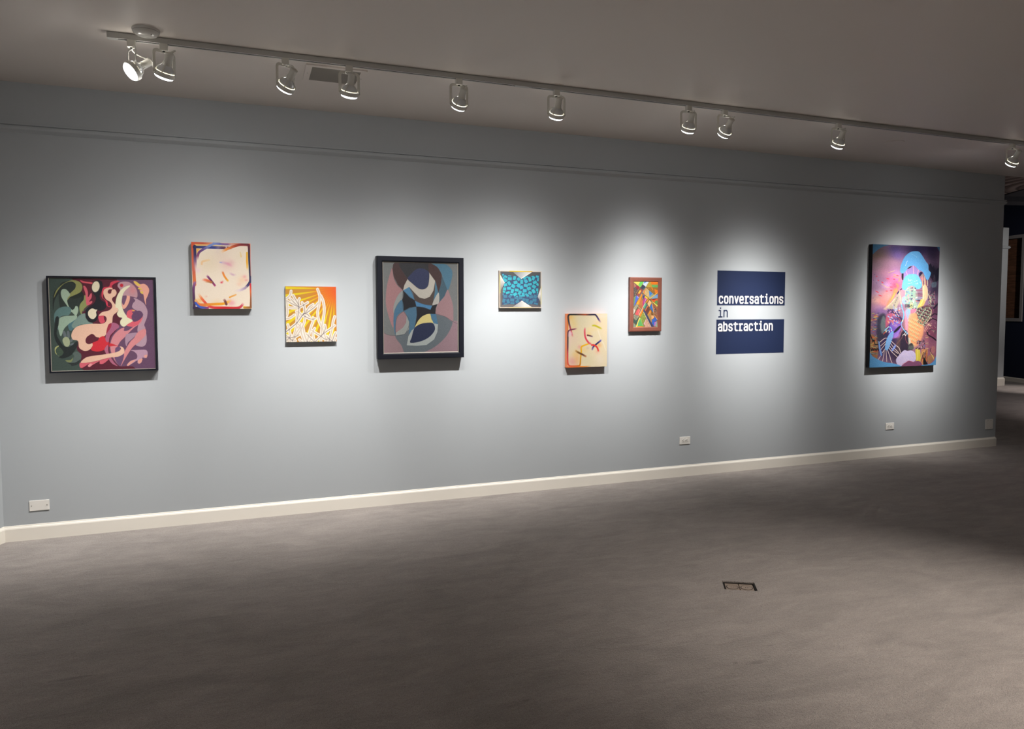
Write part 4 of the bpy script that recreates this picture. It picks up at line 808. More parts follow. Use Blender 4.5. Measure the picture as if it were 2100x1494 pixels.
def boards():
    m = bpy.data.materials.new('stained_boards'); m.use_nodes = True; nt = m.node_tree; b = nt.nodes['Principled BSDF']
    tc = nt.nodes.new('ShaderNodeTexCoord'); o = tc.outputs['Object']
    sx = nt.nodes.new('ShaderNodeSeparateXYZ'); nt.links.new(o, sx.inputs[0])
    t = mth(nt, 'FRACT', mth(nt, 'DIVIDE', sx.outputs[2], .19)); gap = mrange(nt, t, 0, .05, .15, 1)
    mp = nt.nodes.new('ShaderNodeMapping'); nt.links.new(o, mp.inputs['Vector']); mp.inputs['Scale'].default_value = (1, 1, 9)
    g = mrange(nt, noise(nt, mp.outputs[0], 4, 5, .5), .3, .7, .6, 1.3)
    v = nt.nodes.new('ShaderNodeVectorMath'); v.operation = 'SCALE'; v.inputs[0].default_value = S((120, 82, 60))[:3]
    nt.links.new(mth(nt, 'MULTIPLY', gap, g), v.inputs['Scale']); nt.links.new(v.outputs[0], b.inputs['Base Color']); b.inputs['Roughness'].default_value = .6
    return m
# ---------------------------------------------------------------- the room
CH = 3.05; WX0, WX1 = -1.545, 7.95
def struct(bm, name, m, **k): return tag(fin(bm, name, m, **k), kind='structure')
# floor with the pocket of the floor outlet cut out
FB = [(2.5366, -2.3186), (2.6914, -2.4105), (2.6322, -2.5192), (2.4747, -2.4357)]
fc = Vector((sum(p[0] for p in FB)/4, sum(p[1] for p in FB)/4, 0)); FA = math.radians(-29.5); FW, FD = .181, .128
ex, ey = Vector((math.cos(FA), math.sin(FA), 0)), Vector((-math.sin(FA), math.cos(FA), 0))
hole = [fc+ex*(sx*FW/2)+ey*(sy*FD/2) for sx, sy in ((-1, 1), (1, 1), (1, -1), (-1, -1))]
bm = bmesh.new(); O = [(-6, 9, 0), (20, 9, 0), (20, -9.5, 0), (-6, -9.5, 0)]
ov = [bm.verts.new(p) for p in O]; hv = [bm.verts.new(p) for p in hole]
for i in range(4): bm.faces.new((ov[i], ov[(i+1) % 4], hv[(i+1) % 4], hv[i]))
lo = [bm.verts.new(p+Vector((0, 0, -.018))) for p in hole]
for i in range(4): bm.faces.new((hv[i], hv[(i+1) % 4], lo[(i+1) % 4], lo[i]))
bm.faces.new(lo)
struct(bm, 'floor', M_CARPET)
# ceilings
bm = bmesh.new(); box(bm, -6, 20, -9.5, 0, CH, CH+.1); box(bm, -6, 7.95, 0, .2, CH, CH+.1); struct(bm, 'ceiling', M_CEIL)
bm = bmesh.new(); prism(bm, [(7.95, 0, CH), (8.78, 0, CH), (9.39, 1.25, CH), (7.95, 1.25, CH)], (0, 0, .1)); struct(bm, 'ceiling_textured', swirl())
bm = bmesh.new(); prism(bm, [(8.78, 0, CH+.003), (20, 0, CH+.003), (20, -.9, CH+.003+.0), (20, 1.2, CH+.003), (9.37, 1.2, CH+.003)], (0, 0, .1)) if False else prism(bm, [(8.78, 0, CH), (12, 0, CH), (12, .42, CH), (9.37, 1.07, CH)][::1], (0, 0, .1)); struct(bm, 'ceiling_dark', M_DARKC)
bm = bmesh.new(); prism(bm, [(9.0, 1.16, 2.985), (12.3, .36, 2.985), (12.3, .70, 2.985), (9.0, 1.50, 2.985)], (0, 0, 1.0)); struct(bm, 'trim_1', M_DARKC)
bm = bmesh.new(); box(bm, 7.5, 20, .36, 9, 3.86, 3.95); struct(bm, 'ceiling_high', M_DARKC)
# main wall (its right end is free) and the slanting wall at the left
bm = bmesh.new(); box(bm, WX0, WX1, 0, .16, 0, CH); struct(bm, 'wall_front', M_WALL)
LD = Vector((-math.sin(math.radians(23.3)), -math.cos(math.radians(23.3)), 0)); LN = Vector((-LD.y, LD.x, 0))
if LN.x > 0: LN = -LN
a = Vector((WX0, 0, 0)); b_ = a+LD*9.2
bm = bmesh.new(); prism(bm, [a, b_, b_+LN*.16, a+LN*.16+Vector((0, .16, 0))], (0, 0, CH)); struct(bm, 'wall_left', M_WALL)
bm = bmesh.new(); box(bm, -6, 20, -9.66, -9.5, 0, CH); struct(bm, 'wall_back', M_WALL)
bm = bmesh.new(); box(bm, 19.8, 20, -9.5, 9, 0, 3.9); struct(bm, 'wall_right', M_WALL)
# baseboards: flat board with an eased top
def base_prof(h=.105, t=.014): return [(0, 0), (t, 0), (t, h*.80), (t*.75, h*.88), (t*.35, h*.93), (t*.28, h*.985), (0, h)]
def run_profile(bm, path, prof, side=1):
    # path: floor-level points; profile offset to the right-hand side of travel
    P = [Vector(p) for p in path]; rings = []
    for i, p in enumerate(P):
        d0 = (P[i]-P[i-1]).normalized() if i else None; d1 = (P[i+1]-P[i]).normalized() if i < len(P)-1 else None
        n0 = Vector((d0.y, -d0.x, 0)) if d0 else None; n1 = Vector((d1.y, -d1.x, 0)) if d1 else None
        if n0 is None: n = n1
        elif n1 is None: n = n0
        else: n = (n0+n1); n = n/max(n.dot(n0), .3)
        rings.append([bm.verts.new(p+n*(side*x)+Vector((0, 0, z))) for x, z in prof])
    m = len(prof)
    for A_, B_ in zip(rings, rings[1:]):
        for k in range(m): bm.faces.new((A_[k], A_[(k+1) % m], B_[(k+1) % m], B_[k]))
    bm.faces.new(rings[0]); bm.faces.new(rings[-1][::-1])
def round_end(z): return [(WX1-.0, 0, z)]+[(WX1+.004*0, 0, z)]
pa = [(WX0, 0, 0), (WX1-.004, 0, 0), (WX1, .004, 0), (WX1, .16, 0)]
bm = bmesh.new(); run_profile(bm, pa, base_prof()); struct(bm, 'baseboard_front', M_BASE)
bm = bmesh.new(); run_profile(bm, [tuple(a+LD*9), tuple(a)], base_prof()); struct(bm, 'baseboard_left', M_BASE)
# picture rail: two beads under a ledge
rp = [(0, 0), (.004, .001), (.028, .018), (.030, .022), (.030, .038), (.016, .041), (.016, .046), (.026, .048), (.026, .055), (.006, .060), (0, .060)]
bm = bmesh.new(); run_profile(bm, [(x, y, 2.722) for x, y, z in pa], rp); struct(bm, 'trim_2', M_RAIL)
bm = bmesh.new(); run_profile(bm, [tuple(a+LD*9+Vector((0, 0, 2.722))), tuple(a+Vector((0, 0, 2.722)))], rp); struct(bm, 'trim_3', M_RAIL)
# next room: partition stub, navy wall with a boarded window, baseboards
bm = bmesh.new(); box(bm, 12.6, 14.225, 4.44, 4.60, 0, 3.16); struct(bm, 'wall_partition', M_WALL)
bm = bmesh.new(); run_profile(bm, [(12.6, 4.44, 0), (14.225, 4.44, 0), (14.225, 4.60, 0)], base_prof(.17, .02)); struct(bm, 'baseboard_partition', M_BASE)
bm = bmesh.new(); run_profile(bm, [(12.6, 4.44, 2.74), (14.225, 4.44, 2.74), (14.225, 4.60, 2.74)], rp); struct(bm, 'trim_4', M_RAIL)
nb = Vector((15.2233, 5.0511, 0)); nc = Vector((15.0995, 4.6165, 0)); nd = (nc-nb).normalized(); nn = Vector((nd.y, -nd.x, 0))
if nn.x > 0: nn = -nn
def npt(s, d, z): return nb+nd*s+nn*d+Vector((0, 0, z))   # s runs toward the right in the picture, d toward the room
S0, S1, Z0, Z1 = -.62, .272, 1.347, 3.031
bm = bmesh.new()
for s0, s1, z0, z1 in ((-3, S0, 0, 3.86), (S1, 9, 0, 3.86), (S0, S1, 0, Z0), (S0, S1, Z1, 3.86)):
    prism(bm, [npt(s0, 0, z0), npt(s1, 0, z0), npt(s1, 0, z1), npt(s0, 0, z1)], -nn*.16)
struct(bm, 'wall_navy', M_NAVY)
bm = bmesh.new(); run_profile(bm, [tuple(npt(-3, 0, 0)), tuple(npt(9, 0, 0))], base_prof(.09, .02), 1); struct(bm, 'baseboard_navy', M_BASE)
win = empty('window_1', npt((S0+S1)/2, 0, Z0), None, None); win['kind'] = 'structure'
def wpart(name, bm, m): o = fin(bm, name, m); o.parent = win; o.matrix_parent_inverse = Matrix.Translation(-Vector(win.location)); o['kind'] = 'structure'; return o
bm = bmesh.new(); fwid = .068
for s0, s1, z0, z1 in ((S0-fwid, S0, Z0-fwid, Z1+fwid), (S1, S1+fwid, Z0-fwid, Z1+fwid), (S0, S1, Z1, Z1+fwid), (S0, S1, Z0-fwid, Z0)):
    prism(bm, [npt(s0, .002, z0), npt(s1, .002, z0), npt(s1, .002, z1), npt(s0, .002, z1)], nn*.022)
wpart('window_frame', bm, M_WFRAME)
bm = bmesh.new(); prism(bm, [npt(S0, -.15, Z0), npt(S1, -.15, Z0), npt(S1, -.15, Z1), npt(S0, -.15, Z1)], nn*.02); wpart('shutter_boards', bm, boards())

# ---------------------------------------------------------------- pictures
def canvas_mesh(name, A, w, h, y, gain):
    # painted front: grid in the plane y, x across w, z down from 0 to -h
    nx, ny = A.nx, A.ny
    co = np.zeros((nx*ny, 3)); co[:, 0] = (A.U-.5)*w; co[:, 1] = y; co[:, 2] = (.5-A.V)*h
    i = np.arange(nx*ny).reshape(ny, nx)
    q = np.stack([i[1:, :-1], i[1:, 1:], i[:-1, 1:], i[:-1, :-1]], -1).reshape(-1, 4)
    me = bpy.data.meshes.new(name); me.vertices.add(nx*ny); me.vertices.foreach_set('co', co.ravel())
    me.loops.add(q.size); me.loops.foreach_set('vertex_index', q.ravel().astype(np.int32))
    me.polygons.add(len(q)); me.polygons.foreach_set('loop_start', np.arange(0, q.size, 4, dtype=np.int32)); me.polygons.foreach_set('loop_total', np.full(len(q), 4, np.int32))
    me.update(); me.validate()
    ca = me.color_attributes.new('paint', 'FLOAT_COLOR', 'POINT')
    c = np.ones((nx*ny, 4)); c[:, :3] = np.clip(S2L(A.C)*gain, 0, .92); ca.data.foreach_set('color', c.ravel())
    return me
def paint_mat(name, rough=.6, spec=.3, bump=.15):
    m = bpy.data.materials.new(name); m.use_nodes = True; nt = m.node_tree; b = nt.nodes['Principled BSDF']
    at = nt.nodes.new('ShaderNodeAttribute'); at.attribute_name = 'paint'; nt.links.new(at.outputs['Color'], b.inputs['Base Color'])
    b.inputs['Roughness'].default_value = rough; b.inputs['Specular IOR Level'].default_value = spec
    tc = nt.nodes.new('ShaderNodeTexCoord'); n = noise(nt, tc.outputs['Object'], 260, 2)
    bp = nt.nodes.new('ShaderNodeBump'); bp.inputs['Strength'].default_value = bump; bp.inputs['Distance'].default_value = .001
    nt.links.new(n, bp.inputs['Height']); nt.links.new(bp.outputs[0], b.inputs['Normal']); return m
M_PAINT = paint_mat('oil_paint_on_canvas')
def picture(name, label, x0, x1, z0, z1, t, A, gain, edge_mat, frame=None, wrap=None):
    """stretched canvas or framed board hung on the wall; frame = (border, depth_in_front, material, inner lip)"""
    w, h = x1-x0, z1-z0
    o = empty(name, ((x0+x1)/2, -.001, (z0+z1)/2), label, 'painting')
    fb = frame['border'] if frame else 0
    rec = frame.get('recess', 0) if frame else 0
    cw, chh = w-2*fb, h-2*fb
    yf = -t+rec
    cv = link('painted_canvas', canvas_mesh('painted_canvas', A, cw, chh, yf, gain), M_PAINT, o)
    bm = bmesh.new(); box(bm, -cw/2, cw/2, yf+.0006, -.001, -chh/2, chh/2)
    if frame: fin(bm, 'backing', M_BOARD, o)
    else: fin(bm, 'canvas_edge', edge_mat, o)
    if frame:
        bm = bmesh.new(); g = frame.get('gap', .0)
        iw, ih = cw/2+g-.001, chh/2+g-.001
        # mitred frame: section swept round the rectangle
        prof = frame['prof'](fb-g, t)     # list of (outward from inner edge, y)
        rings = []
        for sx, sz in ((-1, 1), (1, 1), (1, -1), (-1, -1)):
            rings.append([bm.verts.new((sx*(iw+d), y, sz*(ih+d))) for d, y in prof])
        m_ = len(prof)
        for i in range(4):
            A_, B_ = rings[i], rings[(i+1) % 4]
            for k in range(m_): bm.faces.new((A_[k], A_[(k+1) % m_], B_[(k+1) % m_], B_[k]))
        fin(bm, 'frame', frame['mat'], o)
        if frame.get('lip'):
            bm = bmesh.new(); L_ = frame['lip']
            rings = []
            for sx, sz in ((-1, 1), (1, 1), (1, -1), (-1, -1)):
                rings.append([bm.verts.new((sx*(iw+d), y, sz*(ih+d))) for d, y in ((-L_, yf-.0005), (-L_, yf-.002), (.001, yf-.008), (.001, yf-.0005))])
            for i in range(4):
                A_, B_ = rings[i], rings[(i+1) % 4]
                for k in range(4): bm.faces.new((A_[k], A_[(k+1) % 4], B_[(k+1) % 4], B_[k]))
            fin(bm, 'inner_lip', M_LIP, o)
    return o
sq = lambda b, t: [(0, -.003), (0, -t), (b, -t), (b, -.003)]
wide = lambda b, t: [(0, -.003), (0, -t+.012), (.004, -t+.004), (.010, -t), (b-.004, -t), (b, -t+.004), (b, -.003)]
def flatwood(b, t): return [(0, -.003), (0, -t+.006), (.006, -t+.001), (b-.008, -t), (b, -t+.003), (b, -.003)]
picture('framed_painting', 'thin black floater frame around a biomorphic canvas of green, maroon and purple figures', -1.240, -.587, 1.132, 1.786, .05, art_biomorph(), GAIN['biomorph'], None,
        dict(border=.0135, recess=.006, gap=.001, prof=sq, mat=M_BLK, lip=.0012))
picture('canvas_painting', 'cream canvas with curving bars and an orange, navy and red border, hung highest', -.353, .039, 1.565, 2.039, .045, art_cream_loops(), GAIN['cream_loops'], M_TAN)
picture('canvas_painting', 'small square canvas of white cactus stems against orange and yellow sun rays', .276, .643, 1.316, 1.733, .03, art_cactus_rays(), GAIN['cactus_rays'], mat('orange_canvas_edge', (206, 200, 190), .7))
picture('framed_painting', 'large picture of interlaced ovals in grey, mauve and blue in a deep black frame', .947, 1.641, 1.171, 1.974, .078, art_interlaced_ovals(), GAIN['interlaced_ovals'], None,
        dict(border=.0445, recess=.016, gap=.0, prof=wide, mat=M_BLK, lip=.0045))
picture('panel_painting', 'small panel of scattered turquoise tiles in a thin pale wooden edge', 1.960, 2.336, 1.571, 1.880, .028, art_blue_tiles(), GAIN['blue_tiles'], mat('blond_wood', (196, 176, 156), .6))
picture('canvas_painting', 'cream canvas with black, red and mustard strokes and orange left side, hung lowest', 2.568, 2.953, 1.058, 1.522, .045, art_cream_strokes(), GAIN['cream_strokes'], mat('orange_brushed_edge', (226, 130, 84), .7))
picture('framed_painting', 'small collage of bright angular facets in a flat reddish-brown wooden frame', 3.185, 3.513, 1.360, 1.847, .032, art_facets(), GAIN['facets'], None,
        dict(border=.0395, recess=.006, gap=0, prof=flatwood, mat=M_BROWN))
picture('canvas_painting', 'tall dreamlike canvas with bright blue mushroom-cap shapes, hung furthest right', 5.983, 6.921, .958, 2.224, .05, art_dreamscape(), GAIN['dreamscape'], M_BLK2)

# ---------------------------------------------------------------- wall title
tt = empty('wall_title', (4.524, 0, 1.135), 'exhibition title in white and navy lettering with two navy blocks on the wall', 'sign')
def tpart(bm, name, m): 
    o = fin(bm, name, m, tt, recalc=False); o.matrix_parent_inverse = Matrix.Translation(-Vector((4.524, 0, 1.135))); return o
def panel(x0, x1, z0, z1, name):
    bm = bmesh.new(); box(bm, x0, x1, -.0012, -.0004, z0, z1); bmesh.ops.recalc_face_normals(bm, faces=bm.faces); o = tpart(bm, name, M_VINYL); return o
panel(4.131, 4.922, 1.597, 1.9235, 'upper_block'); panel(4.128, 4.920, 1.1355, 1.4620, 'lower_block')
G = {
 'o': [[(0,.22),(0,.78),(.22,1),(.78,1),(1,.78),(1,.22),(.78,0),(.22,0),(0,.22)]],
 'c': [[(.98,.80),(.8,1),(.22,1),(0,.78),(0,.22),(.22,0),(.8,0),(.98,.20)]],
 'n': [[(0,0),(0,1)],[(0,.8),(.25,1),(.78,1),(1,.78),(1,0)]],
 'v': [[(0,1),(.5,.02),(1,1)]],
 'e': [[(0,.5),(1,.5),(1,.78),(.78,1),(.22,1),(0,.78),(0,.22),(.22,0),(.8,0),(1,.1)]],
 'r': [[(0,0),(.85,0)],[(.3,0),(.3,.85)],[(.3,.72),(.55,1),(1.05,1)],[(.05,1),(.3,1)]],
 's': [[(1,.82),(.8,1),(.2,1),(0,.82),(0,.7),(.2,.55),(.8,.45),(1,.3),(1,.18),(.8,0),(.2,0),(0,.18)]],
 'a': [[(.02,.85),(.2,1),(.78,1),(1,.8),(1,0),(1.1,0)],[(1,.56),(.25,.56),(0,.4),(0,.16),(.2,0),(.72,0),(1,.16)]],
 't': [[(.38,1.22),(.38,.2),(.6,0),(1.05,0)],[(-.02,1),(1.02,1)]],
 'i': [[(.08,1),(.5,1),(.5,0)],[(0,0),(1,0)],'dot'],
 'b': [[(0,1.3),(0,0)],[(0,.8),(.22,1),(.78,1),(1,.78),(1,.22),(.78,0),(.22,0),(0,.2)]]}
def word(s, x, z, pitch, gw, xh, sw, m, y):
    # strokes with round ends, laid down as fine non-overlapping strips (one row of vinyl every 0.8 mm)
    segs = []; dots = []
    for i, ch in enumerate(s):
        X0 = x+i*pitch+sw/2; Z0_ = z+sw/2; ww = gw-sw; hh = xh-sw
        for st in G[ch]:
            if st == 'dot': dots.append((X0+.5*ww, Z0_+hh*1.36, sw*.64)); continue
            p = [(X0+u*ww, Z0_+v*hh) for u, v in st]; segs += list(zip(p, p[1:]))
    st_ = .0008; xs = np.arange(x-.01, x+len(s)*pitch+.01, .0004); bm = bmesh.new()
    for zr in np.arange(z-.002, z+xh*1.6, st_):
        zc = zr+st_/2; on = np.zeros(len(xs), bool)
        for (x1, z1), (x2, z2) in segs:
            if zc < min(z1, z2)-sw/2 or zc > max(z1, z2)+sw/2: continue
            dx, dz = x2-x1, z2-z1; t = np.clip(((xs-x1)*dx+(zc-z1)*dz)/max(dx*dx+dz*dz, 1e-12), 0, 1)
            on |= np.hypot(xs-x1-t*dx, zc-z1-t*dz) <= sw/2
        for cx, cz, r in dots: on |= np.hypot(xs-cx, zc-cz) <= r
        e = np.flatnonzero(np.diff(np.concatenate([[0], on.astype(int), [0]])))
        for a_, b2 in zip(e[::2], e[1::2]):
            xa, xb = xs[a_]-.0002, xs[b2-1]+.0002
            bm.faces.new([bm.verts.new(q) for q in ((xa, y, zr), (xb, y, zr), (xb, y, zr+st_), (xa, y, zr+st_))])
    return tpart(bm, 'lettering', m)
word('conversations', 4.1505, 1.6115, .0586, .0500, .0755, .0148, M_VINYLW, -.0018)['label'] = 'white word conversations'
word('in', 4.147, 1.4815, .0586, .0500, .0725, .0120, M_VINYL, -.0008)['label'] = 'navy word in'
word('abstraction', 4.1455, 1.3500, .0588, .0500, .0755, .0148, M_VINYLW, -.0018)['label'] = 'white word abstraction'

# ---------------------------------------------------------------- wall plates and outlets
def screw(bm, x, z, y, r=.0032): lathe(bm, [(0, .0), (r, 0), (r, .0012), (0, .0016)], 12, Matrix.Translation((x, y, z)) @ Matrix.Rotation(math.pi/2, 4, 'X'))
def plate(x, z, w, h, label, name='blank_wall_plate', screws=(), cat='wall plate'):
    o = empty(name, (x, 0, z), label, cat)
    bm = bmesh.new(); box(bm, -w/2, w/2, -.006, -.0003, -h/2, h/2, bev=.0025, seg=3); fin(bm, 'cover_plate', M_PLATE, o)
    for sx, sz in screws:
        bm = bmesh.new(); screw(bm, sx, sz, -.006); fin(bm, 'screw', M_SCREW, o)
    return o
plate(-1.337, .2315, .117, .071, 'blank ivory plate low on the wall under the biomorphic painting', screws=((-.045, 0), (.045, 0)))
plate(7.838, .2555, .121, .114, 'dim square blank plate near the free right end of the wall', screws=((-.025, .042), (.025, .042), (-.025, -.042), (.025, -.042)))
def outlet(x, z, label):
    o = plate(x, z, .1155, .0705, label, 'wall_outlet', cat='outlet'); o['group'] = 'duplex outlets low on the front wall'
    for sx in (-.0195, .0195):
        bm = bmesh.new(); lathe(bm, [(0, .0), (.0172, 0), (.0172, .0018), (.016, .0026), (0, .0026)], 28, Matrix.Translation((sx, -.0058, 0)) @ Matrix.Rotation(math.pi/2, 4, 'X')); s = fin(bm, 'socket', M_PLATE, o)
        for dx, dz, w, h in ((.0015, .0068, .0100, .0034), (.0015, -.0062, .0088, .0034), (-.0090, 0, .0060, .0058)):
            bm = bmesh.new(); box(bm, sx+dx-w/2, sx+dx+w/2, -.0088, -.0080, dz-h/2, dz+h/2); fin(bm, 'slot', M_DARK, s)
    bm = bmesh.new(); screw(bm, 0, 0, -.006, .0026); fin(bm, 'screw', M_SCREW, o)
outlet(3.796, .3366, 'ivory duplex outlet low on the wall, left of the wall title')
outlet(6.338, .3214, 'ivory duplex outlet low on the wall below the tall dreamlike painting')

# ---------------------------------------------------------------- floor outlet box
fo = empty('floor_outlet_box', (fc.x, fc.y, -.0155), 'brass twin floor outlet cover set flush in the grey carpet', 'floor outlet')
fo.rotation_euler = (0, 0, FA)
bm = bmesh.new()
hw, hd = FW/2-.004, FD/2-.004
for x0, x1, y0, y1 in ((-hw, hw, hd-.004, hd), (-hw, hw, -hd, -hd+.003), (-hw, -hw+.003, -hd+.003, hd-.004), (hw-.004, hw, -hd+.003, hd-.004)): box(bm, x0, x1, y0, y1, -.002, .010)
fin(bm, "rim", M_BRONZED, fo)  # rim coloured dark to stand for the shadow along the recess edge
for s in (-1, 1):
    bm = bmesh.new(); box(bm, min(s*.0022, s*(hw-.009)), max(s*.0022, s*(hw-.009)), -hd+.004, hd-.007, -.001, .006, bev=.001); c = fin(bm, 'cover_plate', M_BRONZE, fo)
    cx = s*(hw-.009)/2+s*.001
    bm = bmesh.new(); lathe(bm, [(.0, .0066), (.021, .0066), (.0225, .0076), (.030, .0076), (.0305, .0062)], 40, Matrix.Translation((cx, 0, 0))); fin(bm, 'screw_cap', M_BRONZE, c, smooth=False)
    bm = bmesh.new(); lathe(bm, [(.0300, .0063), (.0340, .0063), (.0340, .0066), (.0300, .0066)], 40, Matrix.Translation((cx, 0, 0))); fin(bm, 'groove', M_BRONZED, c)
    for k in ((-.009, .004), (.003, .006)):
        bm = bmesh.new(); box(bm, cx+k[0], cx+k[0]+.006, -.002, .002, .0066, .0072); fin(bm, 'slot', M_BRONZED, c)
bm = bmesh.new(); box(bm, -hw+.004, hw-.005, -hd+.004, hd-.005, -.0018, -.0012); fin(bm, 'inner_tray', M_BRONZED, fo)

# ---------------------------------------------------------------- ceiling things
sd = empty('smoke_detector', (-.466, -1.335, CH), 'white domed smoke detector on the ceiling beside the left end of the lighting track', 'smoke detector')
bm = bmesh.new(); lathe(bm, [(.068, 0), (.068, -.005), (.066, -.010), (.062, -.020), (.050, -.030), (.028, -.035), (0, -.036)], 48); fin(bm, 'housing', M_PLASTW, sd, smooth=True)
bm = bmesh.new(); lathe(bm, [(.0655, -.0115), (.0662, -.0120), (.0658, -.0135), (.0645, -.0138)], 48); fin(bm, 'vent_slot', M_VENT, sd)
bm = bmesh.new(); lathe(bm, [(0, -.003), (.004, -.002), (.005, 0)], 12, Matrix.Translation((.028, -.030, -.0300))); fin(bm, 'indicator', M_DARK, sd)
vt = empty('ceiling_vent', (.553, -.92, CH), 'rectangular ceiling vent with grey grille behind the lighting track', 'vent')
bm = bmesh.new()
vw, vd, gw_, gd_ = .183, .165, .146, .135
for x0, x1, y0, y1 in ((-vw, vw, gd_, vd), (-vw, vw, -vd, -gd_), (-vw, -gw_, -gd_, gd_), (gw_, vw, -gd_, gd_)): box(bm, x0, x1, y0, y1, -.008, -.0005)
fin(bm, 'vent_frame', M_CEIL, vt)
bm = bmesh.new(); box(bm, -gw_, gw_, -gd_, gd_, -.0012, -.0005); fin(bm, 'duct_back', M_SLOT, vt)
bm = bmesh.new()
for k in range(26):
    y = -gd_+.005+k*(2*gd_-.01)/25; box(bm, -gw_, gw_, -.0025, .0025, -.004, .004, M=Matrix.Translation((0, y, -.0056)) @ Matrix.Rotation(math.radians(40), 4, 'X'))
fin(bm, 'louvre', M_VENT, vt)
for s in (-1, 1):
    bm = bmesh.new(); lathe(bm, [(0, -.0016), (.004, -.001), (.005, 0)], 12, Matrix.Translation((s*(gw_+vw)/2, 0, -.008))); fin(bm, 'screw', M_SCREW, vt)
bm = bmesh.new(); lathe(bm, [(.080, 0), (.080, -.004), (.076, -.006), (0, -.006)], 48, Matrix.Translation((0, 0, 0)))
sp = fin(bm, 'sprinkler_cover', M_CEIL); sp.location = (5.42, -.80, CH-.0005); tag(sp, 'flat round sprinkler cover on the dim ceiling near the right end of the wall', 'sprinkler cover')

# lighting track
TY = -1.225
tr = empty('lighting_track', (-.66, TY, CH), 'long grey lighting track running along the ceiling parallel to the wall', 'lighting track')
bm = bmesh.new(); L_ = 8.3
pr = [(-.011, 0), (-.011, -.005), (-.0175, -.005), (-.0175, -.032), (-.007, -.032), (-.007, -.020), (.007, -.020), (.007, -.032), (.0175, -.032), (.0175, -.005), (.011, -.005), (.011, 0)]
a_ = [bm.verts.new((0, y, z)) for y, z in pr]; b2 = [bm.verts.new((L_, y, z)) for y, z in pr]
for i in range(len(pr)): bm.faces.new((a_[i], a_[(i+1) % len(pr)], b2[(i+1) % len(pr)], b2[i]))
bm.faces.new(a_); bm.faces.new(b2[::-1]); fin(bm, 'rail', M_TRK, tr)
bm = bmesh.new(); box(bm, -.004, .045, -.0185, .0185, -.0335, -.0065, bev=.001); fin(bm, 'end_cap', M_TRK, tr)
bm = bmesh.new(); box(bm, 2.32, 2.42, -.0180, .0180, -.0335, -.0315); fin(bm, 'joint_cover', M_TRK, tr)
bm = bmesh.new(); box(bm, .05, 2.30, -.0068, .0068, -.0300, -.0285); box(bm, 2.44, L_-.01, -.0068, .0068, -.0300, -.0285); fin(bm, 'slot_shade_strip', M_SLOT, tr)  # dark strip near the slot mouth, its colour standing in for the slot's shade

